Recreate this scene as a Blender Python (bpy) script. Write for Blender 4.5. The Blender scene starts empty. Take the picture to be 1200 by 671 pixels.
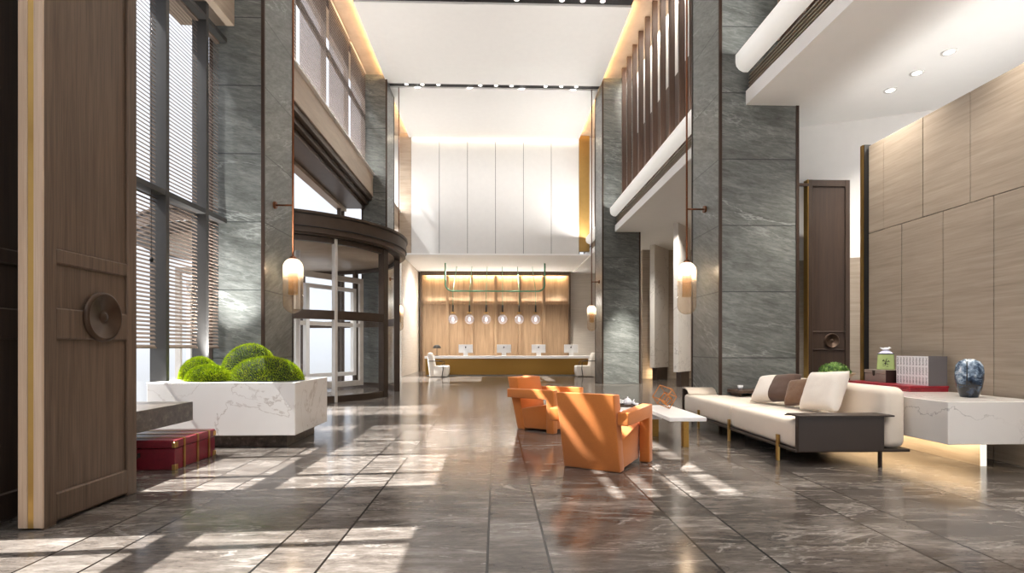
import bpy, bmesh, math, random
from mathutils import Vector, Matrix, noise
random.seed(7)
R = math.radians
PI = math.pi
scene = bpy.context.scene
COL = scene.collection

# ------------------------------------------------------------------ colour / node helpers
def lin(r, g, b):
    def f(c):
        c /= 255.0
        return c / 12.92 if c <= 0.04045 else ((c + 0.055) / 1.055) ** 2.4
    return (f(r), f(g), f(b), 1.0)

class NT:
    def __init__(self, name):
        self.mat = bpy.data.materials.new(name)
        self.mat.use_nodes = True
        self.t = self.mat.node_tree
        self.b = self.t.nodes['Principled BSDF']
        self.out = self.t.nodes['Material Output']
    def n(self, kind, **kw):
        nd = self.t.nodes.new(kind)
        for k, v in kw.items():
            if hasattr(nd, k) and k not in nd.inputs.keys():
                setattr(nd, k, v)
            else:
                self.set(nd, k, v)
        return nd
    def set(self, nd, key, v):
        s = nd.inputs[key]
        if isinstance(v, bpy.types.NodeSocket):
            self.t.links.new(v, s)
        else:
            s.default_value = v
    def m(self, op, a, b=None, c=None, clamp=False):
        nd = self.t.nodes.new('ShaderNodeMath'); nd.operation = op; nd.use_clamp = clamp
        for i, v in enumerate((a, b, c)):
            if v is None: continue
            if isinstance(v, bpy.types.NodeSocket): self.t.links.new(v, nd.inputs[i])
            else: nd.inputs[i].default_value = v
        return nd.outputs[0]
    def coords(self, scale=(1, 1, 1), rot=(0, 0, 0), world=False, loc=(0, 0, 0)):
        if world:
            g = self.t.nodes.new('ShaderNodeNewGeometry').outputs['Position']
        else:
            g = self.t.nodes.new('ShaderNodeTexCoord').outputs['Object']
        mp = self.t.nodes.new('ShaderNodeMapping')
        mp.inputs['Scale'].default_value = scale
        mp.inputs['Rotation'].default_value = rot
        mp.inputs['Location'].default_value = loc
        self.t.links.new(g, mp.inputs['Vector'])
        return mp.outputs[0]
    def noise(self, vec, scale=1.0, detail=6, rough=0.55, dist=0.0):
        nd = self.n('ShaderNodeTexNoise', Vector=vec, Scale=scale, Detail=detail, Roughness=rough, Distortion=dist)
        return nd.outputs['Fac']
    def ramp(self, fac, stops):
        nd = self.t.nodes.new('ShaderNodeValToRGB')
        e = nd.color_ramp.elements
        while len(e) < len(stops): e.new(0.5)
        for i, (p, c) in enumerate(stops):
            e[i].position = p; e[i].color = c
        self.t.links.new(fac, nd.inputs[0])
        return nd.outputs[0]
    def mix(self, fac, a, b, blend='MIX'):
        nd = self.t.nodes.new('ShaderNodeMix'); nd.data_type = 'RGBA'; nd.blend_type = blend
        for i, v in ((0, fac), (6, a), (7, b)):
            if isinstance(v, bpy.types.NodeSocket): self.t.links.new(v, nd.inputs[i])
            else: nd.inputs[i].default_value = v
        return nd.outputs[2]
    def bump(self, h, strength=0.2, dist=0.01):
        nd = self.n('ShaderNodeBump', Height=h, Strength=strength, Distance=dist)
        self.t.links.new(nd.outputs[0], self.b.inputs['Normal'])
    def P(self, **kw):
        names = dict(color='Base Color', rough='Roughness', metal='Metallic', spec='Specular IOR Level',
                     emit='Emission Color', es='Emission Strength', coat='Coat Weight', sheen='Sheen Weight')
        for k, v in kw.items(): self.set(self.b, names[k], v)
        return self

def simple(name, col, rough=0.5, metal=0.0, spec=0.5, var=0.06, scale=6.0):
    n = NT(name)
    f = n.noise(n.coords(), scale, 4)
    lo = tuple(c * (1 - var) for c in col[:3]) + (1,)
    hi = tuple(min(1, c * (1 + var)) for c in col[:3]) + (1,)
    n.P(color=n.ramp(f, [(0.3, lo), (0.7, hi)]), rough=rough, metal=metal, spec=spec)
    return n.mat

def emitter(name, col, strength):
    n = NT(name)
    n.P(color=(0.8, 0.8, 0.8, 1), emit=col, es=strength, rough=0.6)
    return n.mat

M = {}
# polished grey brown marble floor with tile joints
def mk_floor():
    n = NT('floor_marble')
    pos = n.n('ShaderNodeNewGeometry').outputs['Position']
    sx = n.n('ShaderNodeSeparateXYZ', Vector=pos)
    x, y = sx.outputs[0], sx.outputs[1]
    per = 1.16
    u = n.m('FRACT', n.m('DIVIDE', n.m('ADD', x, 0.05 + per * 20), per))
    def line(v, at, w):
        return n.m('LESS_THAN', n.m('ABSOLUTE', n.m('SUBTRACT', v, at)), w)
    j = n.m('MAXIMUM', line(u, 0.006, 0.006), line(u, 0.282, 0.006))
    v = n.m('FRACT', n.m('DIVIDE', n.m('ADD', y, 40.3), 2.32))
    jy = line(v, 0.003, 0.002)
    iu = n.m('ADD', n.m('FLOOR', n.m('DIVIDE', n.m('ADD', x, 0.05 + per * 20), per)), n.m('MULTIPLY', n.m('GREATER_THAN', u, 0.282), 0.5))
    iv = n.m('FLOOR', n.m('DIVIDE', n.m('ADD', y, 40.3), 2.32))
    cell = n.n('ShaderNodeCombineXYZ', X=iu, Y=iv, Z=0.0).outputs[0]
    wn = n.n('ShaderNodeTexWhiteNoise', Vector=cell)
    off = n.n('ShaderNodeVectorMath', operation='SCALE')
    n.t.links.new(wn.outputs['Color'], off.inputs[0]); off.inputs['Scale'].default_value = 0.8
    add = n.n('ShaderNodeVectorMath', operation='ADD')
    n.t.links.new(pos, add.inputs[0]); n.t.links.new(off.outputs[0], add.inputs[1])
    mp = n.n('ShaderNodeMapping'); mp.inputs['Scale'].default_value = (0.7, 2.6, 1); mp.inputs['Rotation'].default_value = (0, 0, R(-10))
    n.t.links.new(add.outputs[0], mp.inputs['Vector'])
    a = n.noise(mp.outputs[0], 1.3, 9, 0.62, 0.8)
    b = n.noise(mp.outputs[0], 4.5, 8, 0.7, 0.5)
    c3 = n.noise(mp.outputs[0], 17.0, 6, 0.75, 0.6)
    base = n.ramp(n.m('ADD', n.m('ADD', n.m('MULTIPLY', a, 0.45), n.m('MULTIPLY', b, 0.3)), n.m('MULTIPLY', c3, 0.25)),
                  [(0.38, lin(52, 46, 41)), (0.5, lin(92, 85, 79)), (0.63, lin(136, 129, 122))])
    # pale thin veins, dark cracks
    v1 = n.noise(mp.outputs[0], 1.2, 6, 0.6, 0.9)
    ve = n.m('SUBTRACT', 1.0, n.m('MULTIPLY', n.m('ABSOLUTE', n.m('SUBTRACT', v1, 0.5)), 75), clamp=True)
    msk = n.m('GREATER_THAN', n.noise(mp.outputs[0], 0.9, 2), 0.47)
    ve = n.m('MULTIPLY', n.m('MULTIPLY', ve, msk), 0.3)
    base = n.mix(ve, base, lin(205, 198, 190))
    v2 = n.noise(mp.outputs[0], 2.6, 7, 0.65, 2.2)
    dk = n.m('SUBTRACT', 1.0, n.m('MULTIPLY', n.m('ABSOLUTE', n.m('SUBTRACT', v2, 0.42)), 60), clamp=True)
    base = n.mix(n.m('MULTIPLY', dk, 0.5), base, lin(38, 32, 29))
    tone = n.m('ADD', 0.9, n.m('MULTIPLY', wn.outputs['Value'], 0.2))
    hsv = n.n('ShaderNodeHueSaturation', Color=base, Value=tone)
    base = n.mix(n.m('MULTIPLY', jy, 0.25), hsv.outputs[0], lin(40, 36, 33))
    base = n.mix(j, base, lin(24, 21, 19))
    n.P(color=base, rough=0.15, spec=0.3)
    return n.mat
M['floor'] = mk_floor()

def mk_slate(dark=1.0):
    n = NT('slate')
    pos = n.n('ShaderNodeNewGeometry').outputs['Position']
    s = n.n('ShaderNodeSeparateXYZ', Vector=pos)
    zz = n.m('ADD', n.m('ADD', s.outputs[2], n.m('MULTIPLY', s.outputs[0], 0.2)), n.m('MULTIPLY', s.outputs[1], -0.4))
    vec = n.n('ShaderNodeCombineXYZ', X=n.m('MULTIPLY', s.outputs[0], 0.5), Y=n.m('MULTIPLY', s.outputs[1], 0.5), Z=n.m('MULTIPLY', zz, 2.3)).outputs[0]
    a = n.noise(vec, 2.2, 10, 0.68, 0.6)
    b = n.noise(vec, 12.0, 6, 0.75, 0.5)
    base = n.ramp(n.m('ADD', n.m('MULTIPLY', a, 0.45), n.m('MULTIPLY', b, 0.55)),
                  [(0.33, lin(66, 68, 65)), (0.5, lin(102, 105, 102)), (0.68, lin(136, 139, 135))])
    v1 = n.noise(vec, 0.8, 7, 0.6, 0.3)
    ve = n.m('SUBTRACT', 1.0, n.m('MULTIPLY', n.m('ABSOLUTE', n.m('SUBTRACT', v1, 0.5)), 85), clamp=True)
    msk = n.m('MULTIPLY', n.m('SUBTRACT', n.noise(vec, 0.9, 2), 0.4), 4.0, clamp=True)
    base = n.mix(n.m('MULTIPLY', n.m('MULTIPLY', ve, msk), 0.5), base, lin(186, 192, 188))
    f = n.m('FRACT', n.m('DIVIDE', s.outputs[2], 0.945))
    j = n.m('LESS_THAN', f, 0.016)
    base = n.mix(n.m('MULTIPLY', j, 0.75), base, lin(38, 42, 43))
    n.P(color=base, rough=0.32, spec=0.4)
    return n.mat
M['slate'] = mk_slate()

def mk_wood(name, c0, c1, scale=(28, 28, 0.9), rough=0.5):
    n = NT(name)
    v = n.coords(scale, world=True)
    a = n.noise(v, 1.0, 8, 0.65, 0.4)
    b = n.noise(n.coords((scale[0] * 5, scale[1] * 5, scale[2] * 3), world=True), 1.0, 3, 0.6)
    c = n.noise(n.coords((1.3, 1.3, 0.35), world=True), 1.0, 3, 0.5)
    f = n.m('ADD', n.m('ADD', n.m('MULTIPLY', a, 0.45), n.m('MULTIPLY', b, 0.3)), n.m('MULTIPLY', c, 0.25))
    n.P(color=n.ramp(f, [(0.32, c0), (0.68, c1)]), rough=rough, spec=0.35)
    n.bump(f, 0.08, 0.004)
    return n.mat
M['dark_wood'] = mk_wood('dark_wood', lin(62, 50, 40), lin(122, 101, 84))
M['black_wood'] = mk_wood('black_wood', lin(32, 24, 19), lin(64, 48, 38))
M['fin_wood'] = mk_wood('fin_wood', lin(50, 37, 30), lin(92, 70, 58))
M['wall_wood'] = mk_wood('wall_wood', lin(122, 97, 74), lin(194, 165, 134), (7, 7, 0.45))
M['pale_edge'] = mk_wood('pale_edge', lin(170, 146, 122), lin(208, 184, 160))

def mk_travertine(name, c0, c1, along=(1.1, 1.1, 22), tilt=0.0):
    n = NT(name)
    v = n.coords(along, world=True, rot=(tilt, 0, 0))
    a = n.noise(v, 1.0, 8, 0.65, 0.5)
    b = n.noise(n.coords((3, 3, 60), world=True, rot=(tilt, 0, 0)), 1.0, 4, 0.6)
    f = n.m('ADD', n.m('MULTIPLY', a, 0.65), n.m('MULTIPLY', b, 0.35))
    n.P(color=n.ramp(f, [(0.3, c0), (0.7, c1)]), rough=0.42, spec=0.35)
    return n.mat
M['travertine'] = mk_travertine('wood_vein_travertine', lin(138, 125, 111), lin(172, 158, 142))
M['pale_travertine'] = mk_travertine('pale_travertine', lin(205, 196, 184), lin(232, 225, 215))
M['beige_stone'] = mk_travertine('beige_stone', lin(164, 146, 128), lin(198, 181, 162), (1.0, 1.0, 8))

def mk_marble(name, base, vein, amount=0.55):
    n = NT(name)
    v = n.coords((1, 1, 1), world=True)
    a = n.noise(v, 1.25, 7, 0.58, 0.4)
    ve = n.m('SUBTRACT', 1.0, n.m('MULTIPLY', n.m('ABSOLUTE', n.m('SUBTRACT', a, 0.5)), 120), clamp=True)
    msk = n.m('MULTIPLY', n.m('SUBTRACT', n.noise(v, 1.1, 2), 0.36), 5.0, clamp=True)
    soft = n.noise(v, 2.0, 7, 0.6, 0.8)
    col = n.mix(n.m('MULTIPLY', soft, 0.14), base, vein)
    col = n.mix(n.m('MULTIPLY', n.m('MULTIPLY', ve, msk), amount), col, vein)
    n.P(color=col, rough=0.16, spec=0.5)
    return n.mat
M['marble'] = mk_marble('white_marble', lin(232, 227, 220), lin(120, 110, 102))
M['planter_marble'] = mk_marble('planter_marble', lin(240, 237, 232), lin(165, 150, 135))

def mk_dark_stone():
    n = NT('dark_stone')
    v = n.coords((1, 1, 1), world=True)
    a = n.noise(v, 14, 9, 0.75, 0.3)
    n.P(color=n.ramp(a, [(0.35, lin(48, 42, 36)), (0.55, lin(84, 75, 66)), (0.7, lin(128, 118, 106))]), rough=0.35)
    return n.mat
M['dark_stone'] = mk_dark_stone()

M['ceiling'] = simple('ceiling_paint', lin(232, 230, 227), 0.85, var=0.012)
M['ceiling_lifted'] = simple('ceiling_paint_lifted', lin(247, 246, 244), 0.85, var=0.008)  # ceiling paint made paler to stand in for missing bounce light
M['white_wall'] = simple('white_panel', lin(228, 226, 223), 0.6, var=0.015)
M['white_lacquer'] = simple('white_lacquer', lin(243, 241, 238), 0.25, var=0.01)
M['groove'] = simple('groove_grey', lin(110, 107, 103), 0.7)
M['black'] = simple('matte_black', lin(22, 20, 19), 0.5)
M['bronze'] = simple('dark_bronze', lin(74, 60, 49), 0.42, 0.35, var=0.12)
M['bronze_trim'] = simple('bronze_trim', lin(62, 47, 38), 0.4, 0.4)
M['frame_grey'] = simple('window_frame_grey', lin(72, 71, 70), 0.45, 0.2)
M['silver_frame'] = simple('silver_frame', lin(205, 197, 188), 0.35, 0.0)
M['copper'] = simple('copper_rod', lin(122, 76, 50), 0.35, 0.8)
M['wire'] = simple('copper_wire', lin(186, 120, 62), 0.35, 0.7)
M['brass'] = simple('brass', lin(186, 148, 84), 0.28, 0.9)
M['brass_panel'] = simple('brass_panel', lin(170, 130, 62), 0.42, 0.65, var=0.12, scale=50)
M['gold_wall'] = simple('gold_wall', lin(176, 140, 80), 0.38, 0.5, var=0.05)
M['old_bronze'] = simple('old_bronze', lin(70, 54, 42), 0.35, 0.6, var=0.15)
M['green_tube'] = simple('verdigris_tube', lin(92, 150, 120), 0.4, 0.3)
M['dark_leather'] = simple('dark_leather', lin(54, 42, 33), 0.45)
M['leather_flap'] = simple('cream_leather', lin(222, 208, 190), 0.45)
M['screen_back'] = simple('aluminium_white', lin(226, 224, 222), 0.35, 0.1)
M['iron'] = simple('dark_iron', lin(60, 52, 46), 0.4, 0.7)

def mk_fabric(name, c, scale=260.0, var=0.1, rough=0.85, sheen=0.25):
    n = NT(name)
    f = n.noise(n.coords(), scale, 2)
    g = n.noise(n.coords(), 3.0, 3)
    lo = tuple(x * (1 - var) for x in c[:3]) + (1,); hi = tuple(min(1, x * (1 + var)) for x in c[:3]) + (1,)
    ff = n.m('ADD', n.m('MULTIPLY', f, 0.75), n.m('MULTIPLY', g, 0.25))
    n.P(color=n.ramp(ff, [(0.35, lo), (0.65, hi)]), rough=rough, sheen=sheen, spec=0.25)
    n.bump(f, 0.15, 0.002)
    return n.mat
M['orange'] = mk_fabric('orange_wool', lin(198, 117, 52), var=0.14)
M['cream'] = mk_fabric('cream_fabric', lin(226, 213, 196), var=0.05)
M['linen'] = mk_fabric('linen_fabric', lin(222, 214, 204), var=0.06)
M['cocoa'] = mk_fabric('cocoa_velvet', lin(86, 66, 56), var=0.1)
M['brown_cushion'] = mk_fabric('brown_knit', lin(112, 84, 64), 120, 0.2)
M['white_uphol'] = mk_fabric('white_upholstery', lin(228, 220, 209), var=0.04)

def mk_red(name, c):
    n = NT(name)
    a = n.noise(n.coords((2, 2, 2)), 9, 6, 0.6)
    n.P(color=n.ramp(a, [(0.3, tuple(x * 0.7 for x in c[:3]) + (1,)), (0.7, c)]), rough=0.32)
    return n.mat
M['red_leather'] = mk_red('red_leather', lin(128, 34, 47))
M['red_lacquer'] = mk_red('red_lacquer', lin(150, 30, 44))

def mk_glass(name='clear_glass', tint=(0.985, 0.988, 0.988, 1), refl=1.0):
    n = NT(name)
    tr = n.n('ShaderNodeBsdfTransparent', Color=tint)
    gl = n.n('ShaderNodeBsdfGlossy', Roughness=0.02)
    bf = n.n('ShaderNodeNewGeometry').outputs['Backfacing']
    fr = n.n('ShaderNodeFresnel', IOR=n.m('SUBTRACT', 1.45, n.m('MULTIPLY', bf, 1.45 - 1 / 1.45)))
    f = n.m('MULTIPLY', fr.outputs[0], refl * 0.3, clamp=True)
    mx = n.n('ShaderNodeMixShader', Fac=f)
    n.t.links.new(tr.outputs[0], mx.inputs[1]); n.t.links.new(gl.outputs[0], mx.inputs[2])
    n.t.links.new(mx.outputs[0], n.out.inputs['Surface'])
    return n.mat
M['glass'] = mk_glass()
def mk_globe():                     # lightly frosted clear globe
    n = NT('globe_glass')
    tr = n.n('ShaderNodeBsdfTransparent', Color=(0.97, 0.97, 1.0, 1))
    n.P(color=lin(235, 232, 235), rough=0.1, emit=(0.95, 0.93, 1.0, 1), es=0.12)
    bf = n.n('ShaderNodeNewGeometry').outputs['Backfacing']
    fr = n.n('ShaderNodeFresnel', IOR=n.m('SUBTRACT', 1.6, n.m('MULTIPLY', bf, 1.6 - 1 / 1.6)))
    f = n.m('ADD', 0.14, n.m('MULTIPLY', fr.outputs[0], 0.9), clamp=True)
    mx = n.n('ShaderNodeMixShader', Fac=f)
    n.t.links.new(tr.outputs[0], mx.inputs[1]); n.t.links.new(n.b.outputs[0], mx.inputs[2])
    n.t.links.new(mx.outputs[0], n.out.inputs['Surface'])
    return n.mat
M['globe_glass'] = mk_globe()

def mk_ombre():                     # amber glass, frosted and lit at its top
    n = NT('ombre_lamp_glass')
    z = n.n('ShaderNodeSeparateXYZ', Vector=n.n('ShaderNodeTexCoord').outputs['Object']).outputs[2]
    fr = n.n('ShaderNodeMapRange', Value=z); fr.interpolation_type = 'SMOOTHSTEP'; fr.inputs[1].default_value = -0.42; fr.inputs[2].default_value = -0.02
    fr.inputs[3].default_value = 0.13; fr.inputs[4].default_value = 0.85
    em = n.n('ShaderNodeMapRange', Value=z); em.interpolation_type = 'SMOOTHSTEP'; em.inputs[1].default_value = -0.4; em.inputs[2].default_value = -0.05
    em.inputs[3].default_value = 0.0; em.inputs[4].default_value = 1.0
    tr = n.n('ShaderNodeBsdfTransparent', Color=(0.95, 0.89, 0.81, 1))
    gl = n.n('ShaderNodeBsdfGlossy', Roughness=0.05)
    bf = n.n('ShaderNodeNewGeometry').outputs['Backfacing']
    f2 = n.n('ShaderNodeFresnel', IOR=n.m('SUBTRACT', 1.4, n.m('MULTIPLY', bf, 1.4 - 1 / 1.4)))
    clear = n.n('ShaderNodeMixShader', Fac=f2.outputs[0])
    n.t.links.new(tr.outputs[0], clear.inputs[1]); n.t.links.new(gl.outputs[0], clear.inputs[2])
    n.P(color=lin(226, 204, 180), rough=0.35, emit=(1.0, 0.86, 0.68, 1), es=em.outputs[0])
    mx = n.n('ShaderNodeMixShader', Fac=fr.outputs[0])
    n.t.links.new(clear.outputs[0], mx.inputs[1]); n.t.links.new(n.b.outputs[0], mx.inputs[2])
    n.t.links.new(mx.outputs[0], n.out.inputs['Surface'])
    return n.mat
M['ombre'] = mk_ombre()

def mk_shade():                     # perforated screen fabric
    n = NT('screen_fabric')
    s = n.n('ShaderNodeSeparateXYZ', Vector=n.n('ShaderNodeNewGeometry').outputs['Position'])
    w = n.m('SINE', n.m('MULTIPLY', s.outputs[2], 90.0))
    f = n.m('ADD', 0.6, n.m('MULTIPLY', w, 0.12))
    tr = n.n('ShaderNodeBsdfTransparent', Color=(0.9, 0.88, 0.88, 1))
    df = n.n('ShaderNodeBsdfDiffuse', Color=lin(150, 140, 134))
    tl = n.n('ShaderNodeBsdfTranslucent', Color=lin(120, 112, 106))
    a = n.n('ShaderNodeMixShader', Fac=0.35)
    n.t.links.new(df.outputs[0], a.inputs[1]); n.t.links.new(tl.outputs[0], a.inputs[2])
    mx = n.n('ShaderNodeMixShader', Fac=f)
    n.t.links.new(tr.outputs[0], mx.inputs[1]); n.t.links.new(a.outputs[0], mx.inputs[2])
    n.t.links.new(mx.outputs[0], n.out.inputs['Surface'])
    return n.mat
M['shade'] = mk_shade()
M['slat'] = simple('slat_taupe', lin(128, 112, 100), 0.55)

def mk_moss():
    n = NT('moss_green')
    a = n.noise(n.coords(), 9, 5, 0.7)
    b = n.noise(n.coords(), 60, 3, 0.7)
    f = n.m('ADD', n.m('MULTIPLY', a, 0.5), n.m('MULTIPLY', b, 0.5))
    n.P(color=n.ramp(f, [(0.34, lin(84, 110, 8)), (0.5, lin(166, 190, 16)), (0.64, lin(222, 230, 60))]), rough=0.8, spec=0.15)
    return n.mat
M['moss'] = mk_moss()
M['moss_gap_shade'] = simple('moss_gap_shade', lin(26, 38, 6), 0.9, var=0.3)  # dark undercoat puts the shade between blades into the colour
def mk_leafy():
    n = NT('small_leaf_green')
    a = n.noise(n.coords(), 22, 3, 0.6)
    n.P(color=n.ramp(a, [(0.35, lin(30, 58, 16)), (0.5, lin(84, 128, 40)), (0.66, lin(170, 200, 110))]), rough=0.5)
    return n.mat
M['leafy'] = mk_leafy()

def mk_vase():
    n = NT('ink_glaze')
    v = n.coords((1, 1, 1))
    a = n.noise(v, 9, 8, 0.7, 0.6)
    s = n.n('ShaderNodeSeparateXYZ', Vector=v)
    zt = n.n('ShaderNodeMapRange', Value=s.outputs[2]); zt.inputs[1].default_value = 0.0; zt.inputs[2].default_value = 0.35
    zt.inputs[3].default_value = -0.12; zt.inputs[4].default_value = 0.16
    f = n.m('ADD', a, zt.outputs[0])
    col = n.ramp(f, [(0.38, lin(10, 13, 20)), (0.53, lin(48, 66, 88)), (0.62, lin(140, 160, 180)), (0.72, lin(236, 240, 244))])
    band = n.m('LESS_THAN', n.m('ABSOLUTE', n.m('SUBTRACT', s.outputs[2], n.m('ADD', 0.104, n.m('MULTIPLY', a, 0.02)))), 0.0045)
    vert = n.m('MULTIPLY', n.m('LESS_THAN', n.m('ABSOLUTE', n.m('ADD', n.m('SUBTRACT', n.m('MULTIPLY', s.outputs[0], 0.736), n.m('MULTIPLY', s.outputs[1], 0.677)), 0.016)), 0.005), n.m('GREATER_THAN', s.outputs[2], 0.1))
    col = n.mix(n.m('MAXIMUM', band, vert), col, lin(8, 9, 12))
    n.P(color=col, rough=0.12, spec=0.6)
    return n.mat
M['vase'] = mk_vase()

def mk_spine():                     # white spine, columns of small characters
    n = NT('printed_spine')
    s = n.n('ShaderNodeSeparateXYZ', Vector=n.n('ShaderNodeTexCoord').outputs['Object'])
    y, z = s.outputs[1], s.outputs[2]
    cell = n.n('ShaderNodeCombineXYZ', X=0.0, Y=n.m('MULTIPLY', y, 160), Z=n.m('MULTIPLY', z, 130)).outputs[0]
    v = n.noise(cell, 1.0, 1, 0.5)
    ink = n.m('GREATER_THAN', v, 0.5)
    col_m = n.m('LESS_THAN', n.m('ABSOLUTE', y), 0.0105)
    gap = n.m('GREATER_THAN', n.m('FRACT', n.m('DIVIDE', n.m('ADD', z, 0.012), 0.1033)), 0.16)
    ink = n.m('MULTIPLY', n.m('MULTIPLY', ink, col_m), gap)
    n.P(color=n.mix(n.m('MULTIPLY', ink, 0.9), lin(238, 238, 240), lin(52, 52, 62)), rough=0.5)
    return n.mat
M['spine'] = mk_spine()
M['book_cover'] = simple('book_cover_grey', lin(96, 92, 94), 0.5)
M['paper'] = simple('paper', lin(226, 222, 212), 0.8)
M['celadon'] = simple('celadon_glaze', lin(178, 198, 130), 0.25, var=0.08)
M['china_white'] = simple('china_white', lin(235, 235, 240), 0.15, var=0.02)
M['lilac_glaze'] = simple('lilac_glaze', lin(186, 186, 214), 0.2)
M['ink'] = simple('ink_black', lin(20, 18, 20), 0.4)
M['box_grey'] = simple('box_grey', lin(138, 126, 116), 0.5)
M['box_dark'] = simple('box_dark', lin(52, 36, 32), 0.45)
M['clay'] = simple('clay_bowl', lin(186, 160, 132), 0.5)

M['led_warm'] = emitter('led_warm', (1.0, 0.68, 0.32, 1), 6.0)
M['led_soft'] = emitter('led_soft', (1.0, 0.78, 0.5, 1), 0.4)
M['led_white'] = emitter('led_white', (1.0, 0.9, 0.74, 1), 2.2)
M['lamp_disc'] = emitter('downlight_lens', (1.0, 0.95, 0.88, 1), 8.0)
M['lit_channel'] = emitter('lit_channel', (1.0, 0.95, 0.86, 1), 0.28)
M['blade'] = simple('grille_blade', lin(168, 154, 136), 0.5)
M['plinth_glow'] = emitter('plinth_glow', (1.0, 0.92, 0.78, 1), 0.7)
M['bulb'] = emitter('frosted_bulb', (0.86, 0.88, 1.0, 1), 0.8)

# ------------------------------------------------------------------ mesh builder
class MB:
    def __init__(self): self.bm = bmesh.new()
    def _mi(self, faces, mi):
        for f in faces: f.material_index = mi
    def box(self, x0, x1, y0, y1, z0, z1, bev=0.0, seg=2, mi=0, rot=None, piv=None):
        b = bmesh.new()
        bmesh.ops.create_cube(b, size=1.0)
        bmesh.ops.scale(b, vec=(abs(x1 - x0), abs(y1 - y0), abs(z1 - z0)), verts=b.verts)
        bmesh.ops.translate(b, vec=((x0 + x1) / 2, (y0 + y1) / 2, (z0 + z1) / 2), verts=b.verts)
        if bev > 0:
            bmesh.ops.bevel(b, geom=list(b.edges), offset=bev, segments=seg, profile=0.5, affect='EDGES')
        if rot is not None:
            p = Vector(piv if piv else ((x0 + x1) / 2, (y0 + y1) / 2, (z0 + z1) / 2))
            bmesh.ops.transform(b, matrix=Matrix.Translation(p) @ rot @ Matrix.Translation(-p), verts=b.verts)
        self.add(b, mi); return self
    def add(self, b, mi=0):
        off = {}
        for v in b.verts: off[v] = self.bm.verts.new(v.co)
        for f in b.faces:
            try:
                nf = self.bm.faces.new([off[v] for v in f.verts]); nf.material_index = mi; nf.smooth = f.smooth
            except ValueError: pass
        b.free()
    def quad(self, pts, mi=0):
        f = self.bm.faces.new([self.bm.verts.new(p) for p in pts]); f.material_index = mi; return self
    def prism(self, pts, axis, a0, a1, bev=0.0, seg=2, mi=0):
        """pts: 2D outline; axis 'x': (y,z) outline extruded in x ; 'y': (x,z) ; 'z': (x,y)"""
        b = bmesh.new()
        def mk(p, a):
            return (a, p[0], p[1]) if axis == 'x' else ((p[0], a, p[1]) if axis == 'y' else (p[0], p[1], a))
        lo = [b.verts.new(mk(p, a0)) for p in pts]; hi = [b.verts.new(mk(p, a1)) for p in pts]
        n = len(pts)
        b.faces.new(lo); b.faces.new(hi)
        for i in range(n): b.faces.new([lo[i], lo[(i + 1) % n], hi[(i + 1) % n], hi[i]])
        bmesh.ops.recalc_face_normals(b, faces=b.faces)
        if bev > 0:
            es = [e for e in b.edges if len(e.link_faces) == 2 and e.calc_face_angle(0) > 0.35]
            bmesh.ops.bevel(b, geom=es, offset=bev, segments=seg, profile=0.5, affect='EDGES')
        self.add(b, mi); return self
    def lathe(self, prof, c=(0, 0, 0), n=32, mi=0, smooth=True, a0=0, a1=2 * PI, sx=1.0, sy=1.0):
        full = abs(a1 - a0 - 2 * PI) < 1e-6
        k = n if full else n + 1
        rings = []
        for (r, z) in prof:
            if r < 1e-6:
                rings.append([self.bm.verts.new((c[0], c[1], c[2] + z))])
            else:
                rings.append([self.bm.verts.new((c[0] + sx * r * math.cos(a0 + (a1 - a0) * i / n), c[1] + sy * r * math.sin(a0 + (a1 - a0) * i / n), c[2] + z)) for i in range(k)])
        for A, B in zip(rings[:-1], rings[1:]):
            m = n
            for i in range(m):
                j = (i + 1) % k
                a = [A[0]] if len(A) == 1 else [A[i], A[j]]
                bb = [B[0]] if len(B) == 1 else [B[j], B[i]]
                if len(a) + len(bb) < 3: continue
                f = self.bm.faces.new(a + bb); f.material_index = mi; f.smooth = smooth
        return self
    def tube(self, pts, r, n=8, mi=0, cap=True, closed=False):
        pts = [Vector(p) for p in pts]
        rings = []
        up = None
        for i, p in enumerate(pts):
            if closed:
                t = (pts[(i + 1) % len(pts)] - pts[i - 1]).normalized()
            else:
                t = (pts[min(i + 1, len(pts) - 1)] - pts[max(i - 1, 0)]).normalized()
            if up is None:
                up = Vector((0, 0, 1)) if abs(t.z) < 0.9 else Vector((1, 0, 0))
            s = t.cross(up).normalized(); up = s.cross(t).normalized()
            rr = r[i] if isinstance(r, (list, tuple)) else r
            rings.append([self.bm.verts.new(p + s * rr * math.cos(2 * PI * k / n) + up * rr * math.sin(2 * PI * k / n)) for k in range(n)])
        pairs = list(zip(rings[:-1], rings[1:]))
        if closed: pairs.append((rings[-1], rings[0]))
        for A, B in pairs:
            for k in range(n):
                f = self.bm.faces.new([A[k], A[(k + 1) % n], B[(k + 1) % n], B[k]]); f.smooth = True; f.material_index = mi
        if cap and not closed:
            for A in (rings[0], rings[-1]):
                f = self.bm.faces.new(A); f.material_index = mi
        return self
    def bar(self, p0, p1, w, mi=0):
        return self.tube([p0, p1], w, n=4, mi=mi)
    def ball(self, c, r, sx=1, sy=1, sz=1, u=20, v=12, mi=0):
        b = bmesh.new()
        bmesh.ops.create_uvsphere(b, u_segments=u, v_segments=v, radius=r)
        bmesh.ops.scale(b, vec=(sx, sy, sz), verts=b.verts)
        bmesh.ops.translate(b, vec=c, verts=b.verts)
        for f in b.faces: f.smooth = True
        self.add(b, mi); return self
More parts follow.
